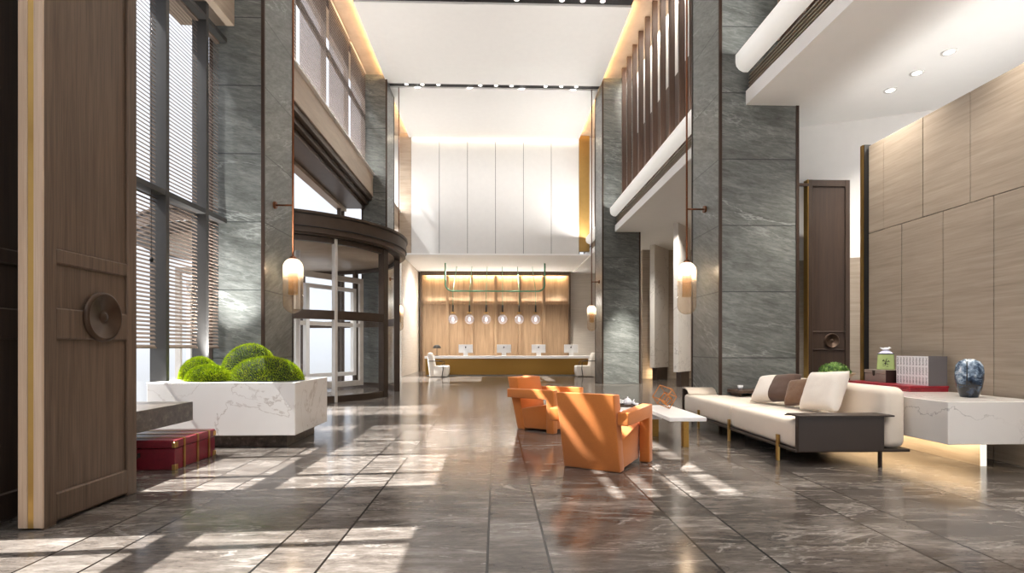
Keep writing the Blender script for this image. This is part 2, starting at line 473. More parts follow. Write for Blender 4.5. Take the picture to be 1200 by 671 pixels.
    def arc_wall(self, c, r0, r1, a0, a1, z0, z1, n=40, mi=0):
        prof = [(r0, z0), (r1, z0), (r1, z1), (r0, z1), (r0, z0)]
        self.lathe(prof, (c[0], c[1], 0), n, mi, False, a0, a1)
        if a1 - a0 < 2 * PI - 1e-4:
            for a in (a0, a1):
                self.quad([(c[0] + r * math.cos(a), c[1] + r * math.sin(a), z) for r, z in ((r0, z0), (r1, z0), (r1, z1), (r0, z1))], mi)
        return self
    def build(self, name, mats, parent=None, smooth=None, recalc=True):
        if recalc: bmesh.ops.recalc_face_normals(self.bm, faces=self.bm.faces)
        me = bpy.data.meshes.new(name)
        self.bm.to_mesh(me); self.bm.free()
        for m in (mats if isinstance(mats, (list, tuple)) else [mats]): me.materials.append(m)
        if smooth is not None:
            for p in me.polygons: p.use_smooth = smooth
        o = bpy.data.objects.new(name, me); COL.objects.link(o)
        if parent: o.parent = parent
        return o

def tag(o, label=None, cat=None, group=None, kind=None):
    if label: o['label'] = label
    if cat: o['category'] = cat
    if group: o['group'] = group
    if kind: o['kind'] = kind
    return o
def empty(name, loc=(0, 0, 0), rz=0.0, label=None, cat=None, group=None, kind=None):
    o = bpy.data.objects.new(name, None); COL.objects.link(o)
    o.location = loc; o.rotation_euler = (0, 0, rz); o.empty_display_size = 0.1
    return tag(o, label, cat, group, kind)
def S(name, mb, mats, label, cat, parent=None):
    o = mb.build(name, mats, parent)
    return tag(o, label, cat, kind='structure')
def copy_tree(o, parent=None):
    c = o.copy(); COL.objects.link(c)
    if parent: c.parent = parent
    for ch in list(o.children): copy_tree(ch, c)
    return c
def smooth_by_angle(o, ang=40):
    me = o.data
    for p in me.polygons: p.use_smooth = True
    bm = bmesh.new(); bm.from_mesh(me)
    for e in bm.edges:
        if len(e.link_faces) == 2 and e.calc_face_angle(0) > R(ang): e.smooth = False
    bm.to_mesh(me); bm.free()
    return o

# ------------------------------------------------------------------ camera
YAW = R(1.76)
cam_d = bpy.data.cameras.new('camera')
cam_d.sensor_fit = 'HORIZONTAL'; cam_d.sensor_width = 36.0; cam_d.lens = 36.0 * 620 / 1200
cam_d.shift_y = 71.5 / 1200; cam_d.clip_start = 0.05; cam_d.clip_end = 200
cam = bpy.data.objects.new('camera', cam_d); COL.objects.link(cam)
cam.location = (0, 0, 1.1); cam.rotation_euler = (R(90), 0, -YAW)
scene.camera = cam

# ------------------------------------------------------------------ main dimensions
H = 1.1
XL, XR = -3.22, 3.19           # atrium faces of the columns
C1 = (7.45, 8.5); C2 = (15.75, 16.85)
ZS = 4.56                       # soffit of the upper floor
ZC = 9.02                       # ceiling panels
ZT = 9.16                       # side soffits above
YB = 20.05; YN = 24.65          # upper back wall, niche back
WX = -3.85                      # street window plane

# ---- floor, roof, ceiling
S('floor', MB().box(-6.0, 12, -2.75, 26, -0.1, 0.0), M['floor'], 'polished grey brown marble floor with dark tile joints', 'floor')
S('bounce_slab', MB().box(-4, 16, -22, -2.75, -0.1, -0.005), M['ceiling'], 'added unseen pale slab outside bouncing sunlight onto the hall ceilings', 'bounce_slab')  # added out of view to reflect sun up to the low ceiling
S('roof', MB().box(-4.4, 9, -3, 26, 9.4, 9.6), M['ceiling'], 'white roof slab above the hall ceiling', 'roof')
slots = [4.0, 8.05, 12.1, 16.1]
edges = [-2.5] + [s for sl in slots for s in (sl - 0.135, sl + 0.135)] + [YB]
mb = MB()
for a, b in zip(edges[0::2], edges[1::2]): mb.box(-3.27, 3.17, a, b, ZC, ZC + 0.06)
S('ceiling', mb, M['ceiling'], 'high white hall ceiling cut by black light slots', 'ceiling')
mb = MB()
for s in slots: mb.box(-3.27, 3.17, s - 0.135, s + 0.135, ZC + 0.05, ZC + 0.12)
S('trim_1', mb, M['black'], 'black recessed lighting slots running across the high ceiling', 'ceiling slot')
S('ceiling_cove', MB().box(XR + 0.02, 4.4, -2.5, YB + 4.6, ZT, ZT + 0.1), M['beige_stone'], 'narrow soffit glowing warm above right-hand wooden fins', 'ceiling cove')
S('ceiling_cove', MB().box(-4.4, XL - 0.08, -2.5, YB + 4.6, ZT, ZT + 0.1), M['beige_stone'], 'narrow soffit glowing warm above high street windows', 'ceiling cove')

# downlights in the slots
def downlight(x, y, z, label, group, r=0.055):
    e = empty('downlight', (x, y, z), 0, label, 'downlight', group)
    MB().lathe([(r * 0.8, -0.012), (r * 1.25, -0.012), (r * 1.25, 0.0), (r * 0.8, 0.0), (r * 0.8, -0.012)], n=20).build('trim_ring', M['white_lacquer'], e)
    MB().lathe([(0, -0.006), (r * 0.82, -0.006), (r * 0.82, 0.0)], n=20).build('lens', M['lamp_disc'], e)
    return e
names3 = ['left', 'middle', 'right']
px9 = [-2.7, -2.22, -1.74, -0.47, 0.01, 0.48, 1.52, 2.0, 2.46]
first = None
for s in (12.1, 16.1):
    for i, x in enumerate(px9):
        if s < 13 and i < 5: continue
        where = 'the far black ceiling slot' if s > 13 else 'the near black ceiling slot'
        lab = 'small round downlight in %s, %s of its %s trio' % (where, ['leftmost', 'middle', 'rightmost'][i % 3], names3[i // 3])
        if first is None: first = downlight(x, s, ZC + 0.048, lab, 'downlights in the ceiling slots'); o = first
        else:
            o = copy_tree(first); o.location = (x, s, ZC + 0.048)
        tag(o, lab, 'downlight', 'downlights in the ceiling slots')
dl_r = [((5.3, 6.95), 'farthest'), ((5.3, 6.5), 'middle'), ((5.3, 6.03), 'nearest')]
for (x, y), w in dl_r:
    o = copy_tree(first); o.location = (x, y, ZS)
    o.scale = (1.15, 1.15, 1)
    tag(o, 'round recessed downlight over the pale stone screen, %s of three' % w, 'downlight', 'downlights in the low right ceiling')

# ---- columns
def column(x0, x1, y0, y1, z1, label):
    t = 0.035
    o = S('column', MB().box(x0, x1, y0, y1, 0, z1), M['slate'], label, 'column')
    for cx in (x0, x1):
        for cy in (y0, y1):
            sx = -1 if cx == x0 else 1; sy = -1 if cy == y0 else 1
            a, b = (cx - 0.012, cx + t) if sx < 0 else (cx - t, cx + 0.012)
            c, d = (cy - 0.012, cy + 0.02) if sy < 0 else (cy - 0.02, cy + 0.012)
            k = MB().box(a, b, c, d, 0, z1, 0.004, 1).build('corner_trim', M['bronze_trim'], o)
            tag(k, kind='structure')
    return o
column(XR, 4.33, *C1, 9.16, 'grey slate column behind the cream sofa')
column(XR, 4.33, *C2, 9.16, 'grey slate column lit at its foot near the right end of the desk')
column(-3.95, XL, *C1, 9.16, 'grey slate column behind the marble moss planter')
column(-3.95, XL, *C2, 9.16, 'grey slate column beyond the revolving door')

# ---- left side: bays
bays = [(-2.5, C1[0]), (C1[1], C2[0]), (C2[1], YB)]
# beige bands
mb = MB()
for i, (a, b) in enumerate(bays):
    mb.box(-4.35, -3.62, a, b, 5.55, 6.17, 0.006, 1)
S('wall_left', mb, M['beige_stone'], 'beige stone spandrel band between lower and upper street windows', 'wall band')
mb = MB()
for i, (a, b) in enumerate(bays): mb.box(-3.75, -3.55, a, b, 6.17, 6.21, 0.004, 1)
S('windowsill', mb, M['white_lacquer'], 'thin white sill line on top of the beige band', 'sill')
# stepped bronze head of the entrance bay
mb = MB()
a, b = bays[1]
for k in range(3):
    mb.box(-4.4 + 0.0, -3.66 - 0.1 * k, a, b, 5.43 - 0.12 * k, 5.55 - 0.12 * k)
S('trim_2', mb, M['bronze'], 'stepped dark bronze beam over the revolving door', 'door head')
S('trim_3', MB().box(-4.62, -4.4, a, b, 5.1, 5.3).box(-4.62, -4.4, a, b, 5.3, 5.6), M['beige_stone'], 'beige reveal behind the bronze beam over the entrance', 'reveal')

def glazing(name, label, X, y0, y1, z0, z1, mull, rails, frame_m, depth=0.12, w=0.05, gx=0.0):
    e = empty(name, (X, (y0 + y1) / 2, z0), 0, label, 'window', None, 'structure')
    def L(mb_fn): return mb_fn
    cx, cy, cz = X, (y0 + y1) / 2, z0
    f = MB()
    for y in mull: f.box(-depth / 2, depth / 2, y - cy - w / 2, y - cy + w / 2, 0, z1 - z0)
    for z in rails: f.box(-depth / 2, depth / 2 - 0.004, y0 - cy, y1 - cy, z - cz - w / 2, z - cz + w / 2)
    tag(f.build('window_frame', frame_m, e), kind='structure')
    tag(MB().box(gx - 0.006, gx + 0.006, y0 - cy, y1 - cy, 0, z1 - z0).build('glass_pane', M['glass'], e), kind='structure')
    return e
mull0 = [6.95 - 0.83 * k for k in range(11)]
glazing('window_1', 'tall grey framed street window with venetian blinds beside planter', -3.81, -2.5, C1[0], 0, 5.55, mull0[:], [0.06, 2.85, 5.35], M['frame_grey'], 0.18, 0.06, -0.07)
S('wall_left_upper', MB().box(-4.0, -3.8, -2.5, 3.4, 6.17, 9.2), M['beige_stone'], 'beige stone upper wall left of the near upper window', 'wall')
glazing('window_2', 'upper street window above the near beige band', WX - 0.05, 3.4, C1[0], 6.2, 9.16, [3.45, 4.2, 5.2, 6.2, 7.4], [6.75, 7.1, 7.5, 7.92, 8.4], M['bronze'], 0.1, 0.1)
glazing('window_3', 'upper bronze gridded window over the revolving door', WX - 0.05, C1[1], C2[0], 6.2, 9.16, [8.6, 10.3, 12.1, 13.9, 15.65], [7.92, 9.1], M['bronze'], 0.1, 0.07)
glazing('window_5', 'upper window beyond the far left slate column', WX - 0.05, C2[1], YB, 6.2, 9.16, [16.95, 18.4, 19.9], [7.92, 9.1], M['bronze'], 0.1, 0.07)
glazing('window_6', 'full height lower window beyond the revolving door', WX - 0.05, C2[1], YB, 0, 5.55, [16.95, 18.4, 19.9], [0.06, 2.85, 5.4], M['bronze'], 0.12, 0.07)
# entrance glazing above and beside the drum
e = empty('window_4', (-4.5, 12.1, 0), 0, 'clear glass transom wall around revolving door drum', 'window', None, 'structure')
f = MB()
for y in (8.55, 10.05, 15.35, 15.7): f.box(-0.05, 0.05, y - 12.1 - 0.03, y - 12.1 + 0.03, 0, 5.3)
tag(f.build('window_frame', M['bronze'], e), kind='structure')
tag(MB().box(-0.006, 0.006, 8.5 - 12.1, 10.05 - 12.1, 0, 3.7).box(-0.006, 0.006, 15.35 - 12.1, 15.75 - 12.1, 0, 3.7).box(-0.006, 0.006, 8.5 - 12.1, 15.75 - 12.1, 3.72, 5.3).build('glass_pane', M['glass'], e), kind='structure')

# venetian blinds on the near lower window
def blind(y0, y1, label):
    e = empty('venetian_blind', (-3.84, (y0 + y1) / 2, 1.09), 0, label, 'blind', 'venetian blinds on the street window')
    hw = (y1 - y0) / 2 - 0.035
    s = MB(); z = 0.03
    c, d = 0.014 * math.cos(R(48)), 0.014 * math.sin(R(48))
    while z < 4.2:
        s.quad([(-c, -hw, z + d), (-c, hw, z + d), (c, hw, z - d), (c, -hw, z - d)])
        z += 0.045
    o = s.build('slats', M['slat'], e)
    md = o.modifiers.new('solid', 'SOLIDIFY'); md.thickness = 0.007; md.offset = 0
    MB().box(-0.02, 0.02, -hw, hw, 0.0, 0.018, 0.003, 1).build('bottom_rail', M['slat'], e)
    MB().box(-0.025, 0.025, -hw, hw, 4.2, 4.25, 0.003, 1).build('head_rail', M['slat'], e)
    return e
blind(5.29, 6.12, 'taupe venetian blind in the street window nearest the open door leaf')
blind(6.95, 7.47, 'narrow taupe venetian blind squeezed against the slate column')
blind(6.12, 6.95, 'taupe venetian blind in the street window beside the slate column')
cd = empty('blind_cord', (WX + 0.09, 5.9, 1.09), 0, 'thin dark blind cord with knob hanging beside door leaf', 'blind cord')
MB().tube([(0, 0, 4.2), (0, 0, 1.0)], 0.003, 6).build('cord', M['iron'], cd)
MB().ball((0, 0, 0.97), 0.02, 1, 1, 1.6, 10, 8).build('knob', M['black'], cd)

# roller shades on the upper window
for k, (a, b) in enumerate([(8.65, 10.24), (10.36, 12.04), (12.16, 13.84), (13.96, 15.6)]):
    lab = 'grey screen shade on upper window, %s from the camera side' % ['first', 'second', 'third', 'fourth'][k]
    e = empty('roller_blind', (WX + 0.045, (a + b) / 2, 6.25), 0, lab, 'shade', 'screen shades on the upper window')
    MB().box(-0.001, 0.001, -(b - a) / 2 + 0.03, (b - a) / 2 - 0.03, 0.02, 2.86).build('fabric', M['shade'], e)
    MB().box(-0.012, 0.012, -(b - a) / 2 + 0.02, (b - a) / 2 - 0.02, 0.0, 0.025, 0.004, 1).build('hem_bar', M['silver_frame'], e)
    MB().tube([(0, -(b - a) / 2 + 0.02, 2.85), (0, (b - a) / 2 - 0.02, 2.85)], 0.025, 10).build('roller', M['silver_frame'], e)

# ---- open pivot door leaves on the left
def ring_pull(parent, x, y, z, r, facing, mat):
    """round pull plate; facing 'x' lies on a +x face, 'y' on a -y face"""
    e = MB()
    prof = [(0, 0.03), (r * 0.12, 0.03), (r * 0.16, 0.018), (r * 0.3, 0.016), (r * 0.32, 0.02), (r * 0.8, 0.018), (r * 0.84, 0.028), (r * 0.93, 0.03), (r * 0.96, 0.022), (r, 0.02), (r, 0.0)]
    e.lathe(prof, n=48)
    o = e.build('ring_pull', mat, parent)
    o.location = (x, y, z)
    o.rotation_euler = (0, R(90), 0) if facing == 'x' else (R(90), 0, 0)
    return tag(o, kind='structure')
def leaf_panels(mb, x, y0, y1, z1):
    """frame-and-panel relief on the +x face at x"""
    st = 0.1
    rails = [(0.02, 0.2), (1.15, 1.35), (1.62, 1.72), (z1 - 0.2, z1 - 0.02)]
    mb.box(x - 0.001, x + 0.022, y0, y0 + st, 0.0, z1, 0.006, 1)
    mb.box(x - 0.001, x + 0.022, y1 - st, y1, 0.0, z1, 0.006, 1)
    for a, b in rails: mb.box(x - 0.001, x + 0.02, y0 + st * 0.9, y1 - st * 0.9, a, b, 0.012, 1)
def door_leaf(name, x0, x1, y0, y1, z1, label, mat, pull=None):
    e = empty(name, ((x0 + x1) / 2, y0, 0), 0, label, 'door', None, 'structure')
    hx = (x1 - x0) / 2; L = y1 - y0
    m = MB().box(-hx + 0.022, hx - 0.022, 0.012, L, 0.012, z1, 0.004, 1)
    leaf_panels(m, hx - 0.023, 0.0, L, z1)
    tag(m.build('leaf', mat, e), kind='structure')
    k = MB().box(-hx + 0.002, -0.018, -0.006, 0.014, 0.012, z1, 0.003, 1).box(0.018, hx - 0.002, -0.006, 0.014, 0.012, z1, 0.003, 1).build('edge_lipping', M['pale_edge'], e)
    tag(k, 'pale oak edge of the leaf', kind='structure')
    k = MB().box(-0.017, 0.017, -0.001, 0.013, 0.012, z1).build('brass_inlay', M['brass'], e)
    tag(k, 'brass strip in the leaf edge', kind='structure')
    return e
d1 = door_leaf('door_1', -2.87, -2.72, 3.27, 4.1, 4.3, 'open dark wood door leaf with round bronze pull and pale edge', M['dark_wood'])
ring_pull(d1, 0.075, 0.47, 1.31, 0.17, 'x', M['old_bronze'])
d2 = door_leaf('door_2', -3.17, -3.04, 3.1, 3.95, 4.3, 'door leaf coloured darker for shade, at picture edge behind the open leaf', M['black_wood'])  # leaf stands in shade; the dark is put into its wood colour

# ---- right upper floor edge
prof_f = [(3.57, 4.56), (3.57, 4.78), (3.72, 4.78), (3.72, 4.56)]
def slab(y0, y1):
    e = MB().box(3.57, 9.0, y0, y1, ZS, 4.74); return e
segs = [(-2.5, C1[0]), (C1[1], C2[0]), (C2[1], YN)]
mb = MB()
for a, b in segs: mb.box(3.73, 4.2, a, b, ZS + 0.1, 5.045)
mb.box(3.57, 10.0, -2.5, C1[0], ZS, ZS + 0.2)
mb.box(4.33, 12.0, C1[0], C1[1], ZS, ZS + 0.2)
mb.box(3.57, 12.0, C1[1], C2[0], ZS, ZS + 0.2)
mb.box(4.33, 12.0, C2[0], C2[1], ZS, ZS + 0.2)
mb.box(3.57, 12.0, C2[1], YN + 0.5, ZS, ZS + 0.2)
S('ceiling_low', mb, M['ceiling_lifted'], 'low white ceiling under the upper floor, right of the hall', 'ceiling')
for i, (a, b) in enumerate(segs[:2] + [(C2[1], 20.0)]):
    wh = ['nearest the camera, over the sofa', 'between the two right-hand columns', 'beyond the far right column'][i]
    e = empty('linear_diffuser', (3.6, a, 4.76), 0, 'dark slotted linear air grille in white fascia ' + wh, 'air grille')
    m = MB().box(0.04, 0.12, 0, b - a, 0, 0.27)
    m.build('slot_backing', M['black'], e)
    m = MB()
    for k in range(5): m.box(0.0 + 0.004 * k, 0.05, 0, b - a, 0.012 + 0.052 * k, 0.024 + 0.052 * k)
    m.build('blades', M['blade'], e)
    e = empty('light_trough', (3.45, a, 5.03), 0, 'rounded white light trough on the slab edge ' + wh, 'light trough')
    pts = [(0.15, 0.0), (0.08, 0.0), (0.02, 0.03), (-0.02, 0.08), (-0.03, 0.14), (-0.03, 0.24), (-0.005, 0.24), (-0.005, 0.14), (0.01, 0.09), (0.04, 0.05), (0.15, 0.03)]
    o = MB().prism(pts, 'y', 0, b - a).build('channel', M['lit_channel'], e); smooth_by_angle(o, 35)
    MB().box(0.1, 0.14, 0.02, b - a - 0.02, 0.035, 0.05).build('led_strip', M['led_white'], e)
# wall behind the fins
mb = MB()
for a, b in segs: mb.box(4.15, 4.3, a, b, 7.3, 9.16)
S('wall_gallery', mb, M['white_wall'], 'pale upper gallery wall seen between dark wooden fins', 'wall')
mb = MB()
for a, b in segs: mb.box(4.1, 4.3, a, b, 4.76, 7.3)
S('wainscot_gallery', mb, M['fin_wood'], 'brown wooden lower gallery panel behind the fins', 'wall panel')
tag(bpy.data.objects['wainscot_gallery'], kind='structure')
def fin_screen(y0, ys, label):
    e = empty('fin_screen', (3.7, y0, 5.05), 0, label, 'fin screen', 'wooden fin screens along the gallery')
    f0 = None
    for y in ys:
        if f0 is None:
            f0 = MB().box(-0.06, 0.06, -0.035, 0.035, 0, 4.1, 0.004, 1).build('fin', M['fin_wood'], e); o = f0
        else:
            o = f0.copy(); COL.objects.link(o); o.parent = e
        o.location = (0, y - y0, 0)
    return e
fin_screen(9.25, [9.25 + 0.591 * k for k in range(11)], 'long row of dark wooden fins between the two right-hand slate columns')
fin_screen(17.1, [17.1 + 0.567 * k for k in range(5)], 'short row of dark wooden fins beyond the far right column')
fin_screen(5.0, [4.43 + 0.567 * k for k in range(5)], 'dark wooden fins at the top edge above sofa, near camera')

# ---- back wall
mb = MB()
x0 = -3.19
for k in range(6):
    a = x0 + 1.06 * k
    mb.box(a + 0.009, a + 1.06 - 0.009, YB, YB + 0.1, 4.66, ZC + 0.1, 0.003, 1)
S('wall_back', mb, M['white_wall'], 'upper white back wall of six tall panels', 'wall')
S('wall_back_core', MB().box(-3.2, 3.2, YB + 0.03, YB + 0.4, 4.64, 9.4), M['groove'], 'grey core showing in joints of white back wall panels', 'wall')
S('ceiling_niche', MB().box(-4.4, 3.57, YB, YN + 0.5, 4.6, 4.66), M['ceiling_lifted'], 'white soffit over the reception desk recess', 'ceiling')
S('wall_gold', MB().box(3.17, 3.57, YB, YB + 0.2, 4.76, ZT), M['gold_wall'], 'gold return panel right of white back wall', 'wall')
S('wall_gold', MB().box(-3.62, -3.19, YB, YB + 0.2, 4.66, ZT), M['beige_stone'], 'warm lit stone return left of white back wall', 'wall')
S('wall_far', MB().box(-4.4, 12, YN, YN + 0.2, 0, ZS + 0.1), M['pale_travertine'], 'pale travertine wall right of reception wood wall', 'wall')
S('wall_niche', MB().box(-4.0, -3.55, YB + 0.0, YN, 0, 4.62), M['pale_travertine'], 'bright pale travertine side wall left of reception desk', 'wall')
S('wall_plug', MB().box(-4.6, -3.62, YB + 0.2, YN + 0.4, 4.6, 9.4).box(3.6, 9, YB + 0.2, YB + 0.4, 5.05, 9.4), M['white_wall'], 'plain wall closing the hall behind upper returns', 'wall')
S('wall_sky_block', MB().box(-4.2, 3.3, -2.7, -2.5, 0, 4.6), M['beige_stone'], 'unseen added beige wall behind the viewpoint, blocking low sky light', 'wall')  # unseen wall put in to cut frontal sky light
# left column gaps / wall beyond window
# wood wall of the niche
mb = MB()
wx = [-3.35 + 1.117 * k for k in range(7)]
mb.box(-3.38, 3.38, YN - 0.08, YN, 0, 4.6)
for k, x in enumerate(wx):
    if 0 < k < 6: mb.box(x - 0.07, x + 0.07, YN - 0.2, YN - 0.07, 0, 4.42, 0.004, 1)
mb.box(-3.33, 3.33, YN - 0.14, YN - 0.07, 3.08, 3.16, 0.004, 1)
S('wall_reception', mb, M['wall_wood'], 'warm oak panelled wall with ribs behind reception desk', 'wall')
mb = MB().box(-3.46, -3.38, YN - 0.3, YN, 0, 4.6).box(3.38, 3.46, YN - 0.3, YN, 0, 4.6).box(-3.46, 3.46, YN - 0.3, YN - 0.22, 4.42, 4.6)
S('trim_4', mb, M['dark_wood'], 'dark timber frame around the oak reception wall', 'frame')
S('led_cove', MB().box(-3.3, 3.3, YN - 0.2, YN - 0.17, 4.47, 4.5), M['led_warm'], 'warm hidden light strip along top of oak wall', 'light strip')

# ---- right corridor walls behind columns
S('wall_right', MB().box(9.0, 9.2, -2.5, YN, 0, ZS + 0.1), M['beige_stone'], 'far beige wall closing off right-hand corridor', 'wall')
e = MB().box(5.2, 9.0, 18.6, 18.8, 0, ZS)
S('wall_corridor', e, M['travertine'], 'beige travertine corridor wall between the right-hand columns', 'wall')
for nm, pts, lab in (('wall_fin', [(5.33, 17.6), (6.1, 18.5), (5.98, 18.59), (5.2, 17.7)], 'veined marble wing panel hung off corridor wall'),
                     ('wall_fin', [(5.05, 14.5), (5.7, 15.3), (5.6, 15.4), (4.95, 14.6)], 'white marble wing panel nearer the slate column')):
    m = MB().prism(pts, 'z', 0.42, ZS)
    o = S(nm, m, M['marble'], lab, 'wall panel')
    p2 = [(x + (0.12 if i in (0, 3) else -0.05), y + (0.12 if i in (0, 3) else 0)) for i, (x, y) in enumerate(pts)]
    tag(MB().prism(p2, 'z', 0.0, 0.42).build('plinth', M['bronze'], o), kind='structure')
# white angled wall behind the right-hand door leaf
def slanted(p0, p1, t, z0, z1):
    d = (Vector(p1) - Vector(p0)).normalized(); n = Vector((-d.y, d.x)) * t
    return [(p0[0], p0[1]), (p1[0], p1[1]), (p1[0] + n.x, p1[1] + n.y), (p0[0] + n.x, p0[1] + n.y)]
P0, P1 = (4.4, 8.36), (9.0, 6.4)
S('wall_angled', MB().prism(slanted(P0, P1, 0.15, 0, 1), 'z', 2.47, ZS), M['white_wall'], 'white upper wall behind the tall pivot door on the right', 'wall')
S('wall_angled_base', MB().prism(slanted(P0, P1, 0.15, 0, 1), 'z', 0, 2.47), M['travertine'], 'travertine lower wall behind tall pivot door', 'wall')
# right door leaf
e = empty('door_3', (4.56, 7.58, 0), 0, 'tall dark wood door leaf with ring pull behind the sofa', 'door', None, 'structure')
m = MB().box(0.0, 0.62, 0.02, 0.1, 0.012, 3.55, 0.004, 1)
for a, b in ((0, 0.07), (0.55, 0.62)): m.box(a, b, 0.0, 0.03, 0.012, 3.55, 0.006, 1)
for a, b in ((0.012, 0.2), (1.06, 1.08), (1.32, 1.34), (3.45, 3.55)): m.box(0.06, 0.56, 0.005, 0.03, a, b, 0.006, 1)
tag(m.build('leaf', M['black_wood'], e), kind='structure')
ring_pull(e, 0.35, 0.02, 1.2, 0.11, 'y', M['old_bronze'])
k = MB().box(-0.014, 0.0, 0.0, 0.1, 0.012, 3.55).build('brass_edge', M['brass'], e); tag(k, 'thin brass edge', kind='structure')
S('trim_5', MB().box(4.36, 4.38, 7.56, 7.6, 0, 3.45).box(4.36, 4.56, 7.56, 7.6, 3.45, 3.49), M['bronze_trim'], 'dark bronze door frame beside the right slate column', 'door frame')

# ---- stone screen on the right
XS = 4.85
e = empty('wall_screen', (XS, 5.0, 0), 0, 'beige wood-vein stone screen wall of staggered panels behind marble counter', 'wall', None, 'structure')
m = MB().box(0.02, 0.16, -1.7, 1.77, 0, 3.72)
tag(m.build('core', M['black'], e), kind='structure')
m = MB()
def row(y_edges, z0, z1):
    for a, b in zip(y_edges[:-1], y_edges[1:]): m.box(0.0, 0.03, a - 5 + 0.004, b - 5 - 0.004, z0 + 0.004, z1 - 0.004, 0.002, 1)
row([3.3, 3.83, 4.42, 5.01, 5.595, 6.18, 6.74], 0, 2.58)
row([3.3, 4.07, 4.67, 5.266, 5.866, 6.48, 6.74], 2.58, 3.72)
tag(m.build('stone_panels', M['travertine'], e), kind='structure')
m = MB().box(-0.05, 0.17, 1.745, 1.81, 0, 3.74)
tag(m.build('end_trim', M['black'], e), kind='structure')
m = MB().box(-0.062, -0.05, 1.76, 1.81, 0, 3.74)
tag(m.build('brass_edge', M['brass'], e), kind='structure')

# ------------------------------------------------------------------ revolving door
RC = (-5.05, 12.7)
rd = empty('revolving_door', (RC[0], RC[1], 0), 0, 'large dark bronze revolving door drum with round canopy and glass', 'revolving door')
RG, RO = 2.65, 2.88
m = MB()
m.lathe([(0, 3.3), (RO - 0.25, 3.3), (RO - 0.08, 3.28), (RO - 0.08, 3.3), (RO - 0.02, 3.32), (RO - 0.02, 3.42), (RO, 3.43), (RO, 3.66), (RO + 0.03, 3.67), (RO + 0.03, 3.72), (0, 3.72)], n=96)
o = m.build('canopy', M['bronze'], rd); smooth_by_angle(o, 30)
m = MB()
for z in (3.43, 3.66): m.lathe([(RO - 0.03, z - 0.012), (RO + 0.008, z - 0.012), (RO + 0.008, z + 0.004), (RO - 0.03, z + 0.004)], n=96)
m.build('shadow_gap', M['black'], rd)
MB().lathe([(0, 3.27), (RO - 0.3, 3.27), (RO - 0.3, 3.3)], n=72).build('soffit', M['beige_stone'], rd)
A0, A1 = R(-17), R(14)      # opening
for (a, b) in ((R(-100), A0), (A1, R(100))):
    o = MB().arc_wall((0, 0), RG - 0.006, RG + 0.006, a, b, 0.12, 3.27, 30).build('drum_glass', M['glass'], rd)
    MB().arc_wall((0, 0), RG - 0.05, RG + 0.05, a, b, 0.0, 0.13, 30).build('drum_base', M['bronze'], rd)
    MB().arc_wall((0, 0), RG - 0.045, RG + 0.045, a, b, 1.66, 1.84, 30).build('mid_rail', M['bronze'], rd)
    MB().arc_wall((0, 0), RG - 0.045, RG + 0.045, a, b, 3.18, 3.28, 30).build('top_rail', M['bronze'], rd)
def post(ang, w, mat, r=RG):
    rot = Matrix.Rotation(ang, 4, 'Z')
    m = MB().box(r - 0.07, r + 0.07, -w / 2, w / 2, 0, 3.28, 0.006, 1)
    bmesh.ops.transform(m.bm, matrix=rot, verts=m.bm.verts)
    return m.build('post', mat, rd)
post(A0, 0.2, M['bronze']); post(A1, 0.16, M['bronze'])
post(R(-47), 0.06, M['silver_frame']); post(R(-100), 0.12, M['bronze']); post(R(66), 0.1, M['bronze']); post(R(100), 0.12, M['bronze'])
MB().lathe([(0, 0.0), (0.09, 0), (0.09, 3.27), (0, 3.27)], n=20).build('centre_shaft', M['silver_frame'], rd)
for k in range(3):
    ang = R(-62 + 120 * k)
    m = MB()
    L0, L1 = 0.12, RG - 0.12
    for a, b in ((L0, L0 + 0.12), (L1 - 0.12, L1), ): m.box(a, b, -0.04, 0.04, 0.06, 3.0)
    for a, b in ((0.06, 0.2), (1.66, 1.76), (2.86, 3.0)): m.box(L0, L1, -0.038, 0.038, a, b)
    w = m.build('wing', M['silver_frame'], rd); w.rotation_euler = (0, 0, ang)
    MB().box(L0 + 0.1, L1 - 0.1, -0.005, 0.005, 0.2, 2.86).build('wing_glass', M['glass'], w)
    m = MB()
    for a, b in ((L0 + 0.5, L0 + 0.6), (L1 - 0.38, L1 - 0.28)): m.box(a, b, -0.06, 0.06, 0.35, 2.7)
    for a, b in ((0.35, 0.45), (2.6, 2.7)): m.box(L0 + 0.5, L1 - 0.28, -0.058, 0.058, a, b)
    m.build('inner_frame', M['white_lacquer'], w)

